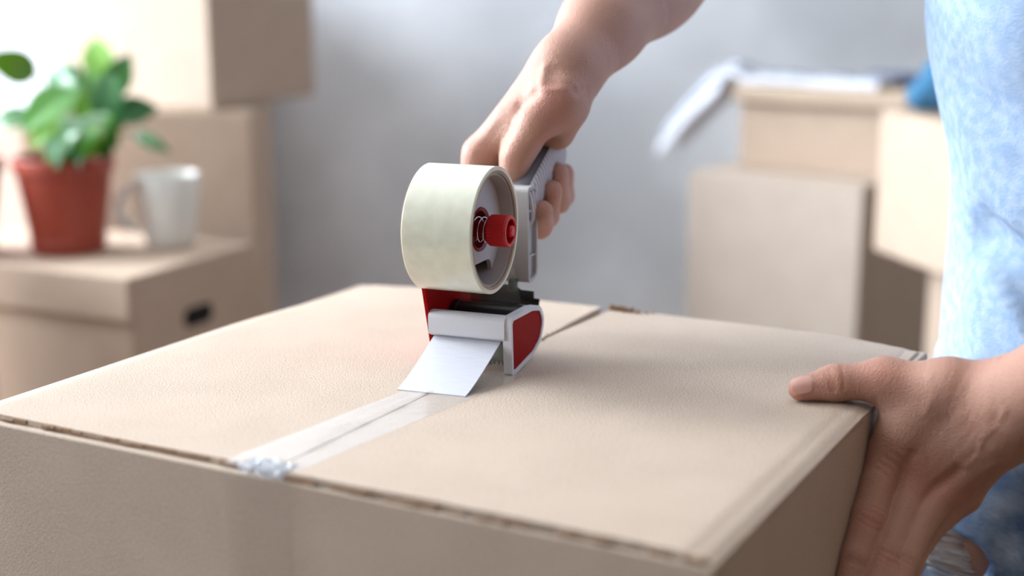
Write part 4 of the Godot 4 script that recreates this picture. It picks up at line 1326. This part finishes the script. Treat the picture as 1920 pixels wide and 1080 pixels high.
func right_hand(g: Field) -> void:
	g.cap(Vector3(-0.0230, 1.0504, -1.0203), Vector3(-0.0304, 1.0080, -1.0190), 0.0115, 0.0100, 0.0018)
	g.cap(Vector3(-0.0304, 1.0080, -1.0190), Vector3(0.0199, 1.0029, -1.0074), 0.0100, 0.0085, 0.0018)
	g.cap(Vector3(0.0199, 1.0029, -1.0074), Vector3(0.0210, 1.0164, -0.9911), 0.0085, 0.0080, 0.0018)
	g.cap(Vector3(0.0371, 1.1154, -1.0233), Vector3(-0.0230, 1.0504, -1.0203), 0.0142, 0.0115, 0.0050)
	g.cap(Vector3(-0.0232, 1.0510, -1.0399), Vector3(-0.0284, 1.0100, -1.0376), 0.0115, 0.0105, 0.0018)
	g.cap(Vector3(-0.0284, 1.0100, -1.0376), Vector3(0.0251, 1.0084, -1.0207), 0.0105, 0.0086, 0.0018)
	g.cap(Vector3(0.0251, 1.0084, -1.0207), Vector3(0.0281, 1.0285, -1.0064), 0.0086, 0.0080, 0.0018)
	g.cap(Vector3(0.0371, 1.1154, -1.0233), Vector3(-0.0232, 1.0510, -1.0399), 0.0142, 0.0115, 0.0050)
	g.cap(Vector3(-0.0163, 1.0510, -1.0575), Vector3(-0.0174, 1.0160, -1.0547), 0.0115, 0.0100, 0.0018)
	g.cap(Vector3(-0.0174, 1.0160, -1.0547), Vector3(0.0339, 1.0151, -1.0430), 0.0100, 0.0085, 0.0018)
	g.cap(Vector3(0.0339, 1.0151, -1.0430), Vector3(0.0331, 1.0386, -1.0218), 0.0085, 0.0080, 0.0018)
	g.cap(Vector3(0.0427, 1.1105, -1.0294), Vector3(-0.0163, 1.0510, -1.0575), 0.0142, 0.0115, 0.0050)
	g.cap(Vector3(-0.0033, 1.0520, -1.0739), Vector3(-0.0026, 1.0260, -1.0704), 0.0105, 0.0090, 0.0018)
	g.cap(Vector3(-0.0026, 1.0260, -1.0704), Vector3(0.0380, 1.0167, -1.0588), 0.0090, 0.0080, 0.0018)
	g.cap(Vector3(0.0380, 1.0167, -1.0588), Vector3(0.0385, 1.0360, -1.0437), 0.0080, 0.0074, 0.0018)
	g.cap(Vector3(0.0427, 1.1105, -1.0294), Vector3(-0.0033, 1.0520, -1.0739), 0.0142, 0.0105, 0.0050)
	g.cap(Vector3(0.0371, 1.1154, -1.0233), Vector3(0.0314, 1.0928, -1.0050), 0.0142, 0.0160, 0.0040)
	g.cap(Vector3(0.0314, 1.0928, -1.0050), Vector3(0.0168, 1.0757, -0.9972), 0.0160, 0.0125, 0.0030)
	g.cap(Vector3(0.0168, 1.0757, -0.9972), Vector3(0.0034, 1.0551, -0.9978), 0.0125, 0.0108, 0.0025)
	g.cap(Vector3(0.0034, 1.0551, -0.9978), Vector3(-0.0011, 1.0383, -0.9962), 0.0108, 0.0088, 0.0020)
	g.cap(Vector3(0.0314, 1.0928, -1.0050), Vector3(0.0370, 1.0877, -1.0121), 0.0160, 0.0138, 0.0050)
	g.cap(Vector3(0.0370, 1.0877, -1.0121), Vector3(0.0329, 1.0678, -1.0221), 0.0138, 0.0082, 0.0040)
	g.cap(Vector3(0.0329, 1.0678, -1.0221), Vector3(-0.0033, 1.0520, -1.0739), 0.0082, 0.0105, 0.0070)
	g.cap(Vector3(0.0152, 1.0906, -1.0230), Vector3(0.0019, 1.0685, -1.0161), 0.0095, 0.0075, 0.0050)
	g.cap(Vector3(0.0387, 1.1154, -1.0243), Vector3(0.0371, 1.1154, -1.0233), 0.0152, 0.0142, 0.0050)
	g.cap(Vector3(0.0428, 1.1119, -1.0317), Vector3(0.0427, 1.1105, -1.0294), 0.0150, 0.0142, 0.0050)
	g.cap(Vector3(0.0387, 1.1154, -1.0243), Vector3(0.0649, 1.1402, -1.0615), 0.0152, 0.0232, 0.0070)
	g.cap(Vector3(0.0428, 1.1119, -1.0317), Vector3(0.0649, 1.1402, -1.0615), 0.0150, 0.0232, 0.0070)
	g.cap(Vector3(0.0649, 1.1402, -1.0615), Vector3(0.1011, 1.1760, -1.1154), 0.0232, 0.0355, 0.0120)
	g.cap(Vector3(0.1011, 1.1760, -1.1154), Vector3(0.1904, 1.2464, -1.2127), 0.0355, 0.0470, 0.0200)
	g.crease([Vector3(0.0166, 1.0999, -0.9921), Vector3(0.0110, 1.0944, -0.9957), Vector3(0.0054, 1.0885, -1.0030), Vector3(0.0030, 1.0818, -0.9969), Vector3(0.0005, 1.0747, -0.9953), Vector3(-0.0031, 1.0674, -0.9953), Vector3(-0.0068, 1.0604, -0.9928)], 0.0042, 0.66)
	g.crease([Vector3(0.0174, 1.1007, -0.9918), Vector3(0.0245, 1.1015, -0.9877), Vector3(0.0316, 1.1020, -0.9866), Vector3(0.0385, 1.1026, -0.9881), Vector3(0.0455, 1.1029, -0.9925)], 0.0020, -0.24)
	g.crease([Vector3(0.0294, 1.1117, -0.9939), Vector3(0.0286, 1.1093, -0.9920), Vector3(0.0277, 1.1069, -0.9901)], 0.0065, 0.40)
	g.crease([Vector3(0.0226, 1.1160, -1.0011), Vector3(0.0214, 1.1103, -0.9966), Vector3(0.0201, 1.1046, -0.9922)], 0.0032, -0.30)
	g.crease([Vector3(0.0277, 1.0632, -1.0104), Vector3(0.0244, 1.0642, -0.9913), Vector3(0.0215, 1.0632, -0.9895)], 0.0055, 0.86)
	g.crease([Vector3(-0.0076, 1.0604, -0.9949), Vector3(-0.0031, 1.0604, -0.9885), Vector3(0.0013, 1.0599, -0.9862)], 0.0012, 0.17)
	g.crease([Vector3(-0.0084, 1.0577, -0.9946), Vector3(-0.0042, 1.0577, -0.9883), Vector3(0.0000, 1.0573, -0.9861)], 0.0012, 0.18)
	g.crease([Vector3(-0.0068, 1.0628, -0.9971), Vector3(-0.0023, 1.0629, -0.9893), Vector3(0.0021, 1.0624, -0.9866)], 0.0012, 0.16)
	g.crease([Vector3(-0.0085, 1.0750, -1.0083), Vector3(-0.0159, 1.0650, -1.0090), Vector3(-0.0233, 1.0553, -1.0074)], 0.0040, 0.17)
	g.crease([Vector3(0.0129, 1.1212, -1.0219), Vector3(0.0014, 1.1032, -1.0227), Vector3(-0.0044, 1.0943, -1.0210), Vector3(-0.0102, 1.0855, -1.0186)], 0.0040, -0.12)
	g.crease([Vector3(0.0528, 1.0990, -1.0007), Vector3(0.0495, 1.0993, -0.9952), Vector3(0.0463, 1.0994, -0.9917), Vector3(0.0442, 1.1005, -0.9904), Vector3(0.0421, 1.1017, -0.9895)], 0.0035, 0.35)
	redden.append([Vector3(0.0269, 1.0917, -0.9846), 0.016, Vector3(0.500, 0.200, 0.150), 0.60])
	redden.append([Vector3(0.0272, 1.0670, -0.9912), 0.012, Vector3(0.500, 0.200, 0.150), 0.60])
	redden.append([Vector3(-0.0266, 1.0568, -1.0088), 0.014, Vector3(0.500, 0.200, 0.150), 0.35])
	redden.append([Vector3(0.0029, 1.0531, -0.9856), 0.014, Vector3(0.500, 0.200, 0.150), 0.35])
	redden.append([Vector3(0.0210, 1.0164, -0.9911), 0.014, Vector3(0.500, 0.200, 0.150), 0.40])
	redden.append([Vector3(0.0281, 1.0285, -1.0064), 0.014, Vector3(0.500, 0.200, 0.150), 0.40])
	redden.append([Vector3(0.0331, 1.0386, -1.0218), 0.014, Vector3(0.500, 0.200, 0.150), 0.40])
	redden.append([Vector3(0.0385, 1.0360, -1.0437), 0.014, Vector3(0.500, 0.200, 0.150), 0.40])
	redden.append([Vector3(0.0199, 1.0029, -1.0074), 0.014, Vector3(0.500, 0.200, 0.150), 0.40])
	redden.append([Vector3(0.0251, 1.0084, -1.0207), 0.014, Vector3(0.500, 0.200, 0.150), 0.40])
	redden.append([Vector3(0.0339, 1.0151, -1.0430), 0.014, Vector3(0.500, 0.200, 0.150), 0.40])
	pass

func person() -> void:
	var o := thing("person", "person in a pale denim shirt and torn jeans, taping the big box", "person")
	var d := new_skin()
	# the left hand in front on a fine grid, its forearm and fingertips on a coarser one round it
	var near := AABB(Vector3(0.165, 0.815, -0.935), Vector3(0.165, 0.150, 0.155))
	var gl := Field.new(near.position, near.end, 0.001)
	left_hand(gl)
	gl.mesh(d, self)
	gl = Field.new(Vector3(0.15, 0.74, -0.93), Vector3(0.48, 1.13, -0.55), 0.003)
	left_hand(gl)
	gl.mesh(d, self, near.grow(-0.0045))
	var gr := Field.new(Vector3(-0.17, 0.96, -1.23), Vector3(0.26, 1.33, -0.93), 0.0024)
	right_hand(gr)
	gr.mesh(d, self)
	# trunk, head, upper arms and legs
	var f := Field.new(Vector3(0.0, 0.0, -1.5), Vector3(0.90, 1.86, -0.4), 0.013)
	var flat := Vector3(0.8813, 0, 0.4726) * 1.6
	f.cap(at_st(-0.098, 0.93, 1.15), at_st(-0.118, 1.36, 1.15), 0.140, 0.150, 0.02, flat)
	for sd: float in [-1.0, 1.0]:
		f.cap(at_st(-0.127, 1.39, 1.15), at_st(-0.127, 1.41, 1.15 + sd * 0.17), 0.06, 0.055, 0.02)
		f.cap(at_st(-0.128, 0.88, 1.175 + sd * 0.07), at_st(-0.153, 0.76, 1.18 + sd * 0.08), 0.074, 0.070, 0.010)
		f.cap(at_st(-0.153, 0.76, 1.18 + sd * 0.08), at_st(-0.13, 0.48, 1.18 + sd * 0.09), 0.070, 0.05, 0.010)
		f.cap(at_st(-0.13, 0.48, 1.18 + sd * 0.09), at_st(-0.09, 0.10, 1.18 + sd * 0.10), 0.05, 0.036, 0.015)
		f.cap(at_st(-0.09, 0.045, 1.18 + sd * 0.10), at_st(-0.24, 0.035, 1.18 + sd * 0.11), 0.04, 0.032, 0.012)
	f.cap(at_st(-0.125, 1.41, 0.98), ELBOW_L, 0.052, 0.040, 0.012)
	f.cap(at_st(-0.125, 1.41, 1.32), ELBOW_R, 0.052, 0.047, 0.012)
	f.cap(at_st(-0.117, 1.42, 1.15), at_st(-0.147, 1.56, 1.15), 0.055, 0.055, 0.015)
	f.cap(at_st(-0.152, 1.66, 1.15), at_st(-0.177, 1.61, 1.15), 0.088, 0.07, 0.02)
	f.cap(at_st(-0.242, 1.62, 1.15), at_st(-0.267, 1.605, 1.15), 0.012, 0.015, 0.008)
	f.cap(at_st(-0.227, 1.555, 1.15), at_st(-0.232, 1.55, 1.15), 0.03, 0.026, 0.012)
	for sd: float in [-1.0, 1.0]:
		f.cap(at_st(-0.147, 1.65, 1.15 + sd * 0.082), at_st(-0.147, 1.61, 1.15 + sd * 0.08), 0.018, 0.014, 0.006)
	f.mesh(d, self)
	var skin := mat(Color.WHITE, 0.46)
	skin.vertex_color_use_as_albedo = true
	skin.metallic_specular = 0.34
	skin.subsurf_scatter_enabled = true
	skin.subsurf_scatter_strength = 0.03
	bump(skin, noise_tex("skin_pores", 0.10, 3, Color.BLACK, Color.WHITE, 512, FastNoiseLite.TYPE_CELLULAR), 0.03)
	triplanar(skin, 18.0)
	part("body", skin_mesh(d), skin, o)
	# hair
	var hr := Field.new(at_st(-0.157, 1.64, 1.15) - Vector3.ONE * 0.17, at_st(-0.157, 1.64, 1.15) + Vector3.ONE * 0.17, 0.009)
	hr.cap(at_st(-0.132, 1.685, 1.15), at_st(-0.157, 1.69, 1.15), 0.094, 0.09, 0.01)
	hr.cap(at_st(-0.107, 1.62, 1.15), at_st(-0.107, 1.60, 1.15), 0.075, 0.06, 0.01)
	d = new_skin()
	hr.mesh(d)
	part("hair", skin_mesh(d), mat(Color(0.16, 0.10, 0.07), 0.7), o)
	clothes(o)

func clothes(o: Node3D) -> void:
	var d := new_skin()
	var flat := Vector3(0.8813, 0, 0.4726) * 1.55
	var sh := Field.new(Vector3(0.18, 0.86, -1.46), Vector3(0.90, 1.52, -0.60), 0.0065)
	sh.cap(at_st(-0.106, 0.88, 1.15), at_st(-0.105, 0.98, 1.15), 0.174, 0.168, 0.008, flat)
	sh.cap(at_st(-0.105, 0.98, 1.15), at_st(-0.108, 1.06, 1.15), 0.168, 0.166, 0.008, flat)
	sh.cap(at_st(-0.108, 1.06, 1.15), at_st(-0.132, 1.17, 1.15), 0.166, 0.168, 0.008, flat)
	sh.cap(at_st(-0.132, 1.17, 1.15), at_st(-0.138, 1.36, 1.15), 0.168, 0.185, 0.012, flat)
	for sd: float in [-1.0, 1.0]:
		sh.cap(at_st(-0.132, 1.38, 1.15), at_st(-0.127, 1.41, 1.15 + sd * 0.17), 0.075, 0.068, 0.015)
	sh.cap(at_st(-0.125, 1.41, 0.98), at_st(-0.125, 1.41, 0.98).lerp(ELBOW_L, 0.38), 0.068, 0.066, 0.012)
	sh.cap(at_st(-0.125, 1.41, 1.32), at_st(-0.125, 1.41, 1.32).lerp(ELBOW_R, 0.4), 0.068, 0.066, 0.012)
	# folds
	sh.crease([Vector3(0.327, 1.003, -0.976), Vector3(0.337, 0.990, -0.947), Vector3(0.350, 0.976, -0.929), Vector3(0.362, 0.962, -0.917)], 0.019, 4.5)
	sh.crease([Vector3(0.327, 1.017, -0.976), Vector3(0.337, 1.008, -0.947), Vector3(0.350, 0.996, -0.929), Vector3(0.362, 0.984, -0.917)], 0.012, -1.2)
	sh.crease([Vector3(0.328, 0.986, -0.974), Vector3(0.339, 0.960, -0.945), Vector3(0.353, 0.935, -0.926)], 0.010, -0.8)
	sh.crease([Vector3(0.325, 1.110, -0.991), Vector3(0.331, 1.085, -0.961), Vector3(0.339, 1.060, -0.943)], 0.020, 0.9)
	sh.crease([Vector3(0.325, 0.950, -0.989), Vector3(0.330, 0.925, -0.966)], 0.014, -0.7)
	var nz := FastNoiseLite.new()
	nz.seed = 8
	nz.frequency = 8.0
	nz.fractal_octaves = 2
	sh.wrinkle(nz, 0.55, Vector3(1, 0.7, 1))
	sh.cut(at_st(-0.09, 0.885, 1.07), Vector3(0, -1, 0), 0.002)
	sh.mesh(d)
	var denim := mat(Color(0.665, 0.745, 0.835), 0.9)
	denim.albedo_texture = noise_tex("denim_wash", 0.018, 5, Color(0.86, 0.905, 0.96), Color(1, 1, 1), 1024, FastNoiseLite.TYPE_SIMPLEX_SMOOTH, 0.25, 0.75)
	bump(denim, noise_tex("denim_weave", 0.16, 2, Color.BLACK, Color.WHITE), 0.010)
	triplanar(denim, 4.0)
	part("denim_shirt", skin_mesh(d), denim, o, Vector3.ZERO, "pale washed-out denim shirt")

	d = new_skin()
	var jn := Field.new(Vector3(0.12, 0.05, -1.45), Vector3(0.80, 1.02, -0.65), 0.0075)
	jn.cap(at_st(-0.100, 0.90, 1.15), at_st(-0.098, 0.96, 1.15), 0.154, 0.148, 0.012, flat)
	for sd: float in [-1.0, 1.0]:
		var tz := 1.10 if sd < 0 else 1.26
		jn.cap(at_st(-0.134, 0.87, tz + 0.012 * -sd), at_st(-0.156, 0.76, tz), 0.088, 0.080, 0.012)
		jn.cap(at_st(-0.156, 0.76, tz), at_st(-0.13, 0.48, 1.18 + sd * 0.09), 0.080, 0.066, 0.012)
		jn.cap(at_st(-0.13, 0.48, 1.18 + sd * 0.09), at_st(-0.09, 0.12, 1.18 + sd * 0.10), 0.066, 0.055, 0.012)
	nz.frequency = 11.0
	jn.wrinkle(nz, 0.5, Vector3(1, 0.6, 1))
	jn.cut(at_st(-0.05, 0.09, 1.0), Vector3(0, -1, 0), 0.003)
	var rip := Vector3(0.3268, 0.760, -0.9856)
	var out := Vector3(-0.45, 0.12, 0.88).normalized()
	var across := Vector3.UP.cross(out).normalized()
	var upward := out.cross(across)
	var frame := Basis(across, upward, out)
	jn.carve(rip, Vector3(0.025, 0.014, 0.016), frame, 0.0015)
	jn.carve(rip + upward * 0.009 - across * 0.012, Vector3(0.011, 0.012, 0.014), frame, 0.0015)
	jn.carve(rip - upward * 0.008 + across * 0.008, Vector3(0.014, 0.009, 0.014), frame, 0.0015)
	var th := begin()
	var rng := RandomNumberGenerator.new()
	rng.seed = 21
	for i in 44:
		var yy := rng.randf_range(-0.017, 0.019)
		var hw := 0.028 * sqrt(maxf(0.1, 1.0 - pow(yy / 0.021, 2.0)))
		var path := []
		var tilt := rng.randf_range(-0.003, 0.003) - 0.003
		for j in 7:
			var q := j / 3.0 - 1.0
			path.append(rip + across * (q * hw) + upward * (yy + tilt * q - 0.0015 * (1.0 - q * q)) - out * (0.0035 * (1.0 - q * q) + 0.0045 * q * q - 0.0015 + rng.randf_range(0.0, 0.002)))
		tube(th, path, [rng.randf_range(0.00035, 0.0007)], 5)
	var threads := part("frayed_threads", done(th), mat(Color(0.90, 0.90, 0.90), 0.9), o, Vector3.ZERO, "white frayed threads across the rip in the jeans")
	threads.set_meta("kind", "stuff")
	jn.mesh(d)
	var blue := mat(Color(0.70, 0.79, 0.90), 0.9)
	blue.albedo_texture = noise_tex("jeans_wash", 0.012, 5, Color(0.45, 0.55, 0.68), Color(1, 1, 1), 512, FastNoiseLite.TYPE_SIMPLEX_SMOOTH, 0.25, 0.75)
	bump(blue, noise_tex("denim_weave", 0.16, 2, Color.BLACK, Color.WHITE), 0.02)
	triplanar(blue, 3.0)
	part("jeans", skin_mesh(d), blue, o, Vector3.ZERO, "worn blue jeans with a ripped thigh")
	for sd: float in [-1.0, 1.0]:
		var sf := Field.new(at_st(-0.16, 0.05, 1.18 + sd * 0.105) - Vector3(0.24, 0.08, 0.24), at_st(-0.16, 0.05, 1.18 + sd * 0.105) + Vector3(0.24, 0.12, 0.24), 0.009)
		sf.cap(at_st(-0.08, 0.05, 1.18 + sd * 0.10), at_st(-0.26, 0.042, 1.18 + sd * 0.112), 0.050, 0.044, 0.01)
		sf.cap(at_st(-0.085, 0.06, 1.18 + sd * 0.10), at_st(-0.09, 0.10, 1.18 + sd * 0.10), 0.05, 0.046, 0.01)
		sf.cut(Vector3(0, 0.003, 0), Vector3(0, -1, 0), 0.001)
		var sk := new_skin()
		sf.mesh(sk)
		part("shoe", skin_mesh(sk), mat(Color(0.85, 0.85, 0.84), 0.6), o)
	nail(o, Vector3(0.1795, 0.9322, -0.8463), Vector3(-0.9862, -0.1465, 0.0777), Vector3(-0.1767, 0.5915, 0.7867), 0.0148, 0.0112)

# a fingernail: a thin plate bent across the finger
func nail(o: Node3D, at: Vector3, along: Vector3, normal: Vector3, length: float, width: float) -> void:
	along = (along - normal * along.dot(normal)).normalized()
	var side := normal.cross(along)
	var g := []
	for j in 11:
		var v := j / 5.0 - 1.0
		var row := []
		for i in 9:
			var q := i / 4.0 - 1.0
			var hw := width * 0.5 * (1.0 - 0.10 * v * v)
			var l := v * length * 0.5 * (1.0 - 0.16 * q * q * (1.0 if v > 0 else 1.3))
			row.append(at + along * l + side * (hw * q) + normal * (0.0006 - 0.0021 * q * q - (0.0009 * maxf(0.0, v) * v) - (0.0009 if v < -0.95 else 0.0)))
		g.append(row)
	var st := begin()
	sheet(st, g, normal * 0.0008)
	var m := mat(Color(0.80, 0.60, 0.545), 0.28)
	m.subsurf_scatter_enabled = true
	m.subsurf_scatter_strength = 0.05
	part("thumbnail", done(st), m, o, Vector3.ZERO, "pale thumbnail")


func _ready() -> void:
	view_and_light()
	room()
	main_carton()
	tape_gun()
	backdrop_left()
	backdrop_right()
	person()
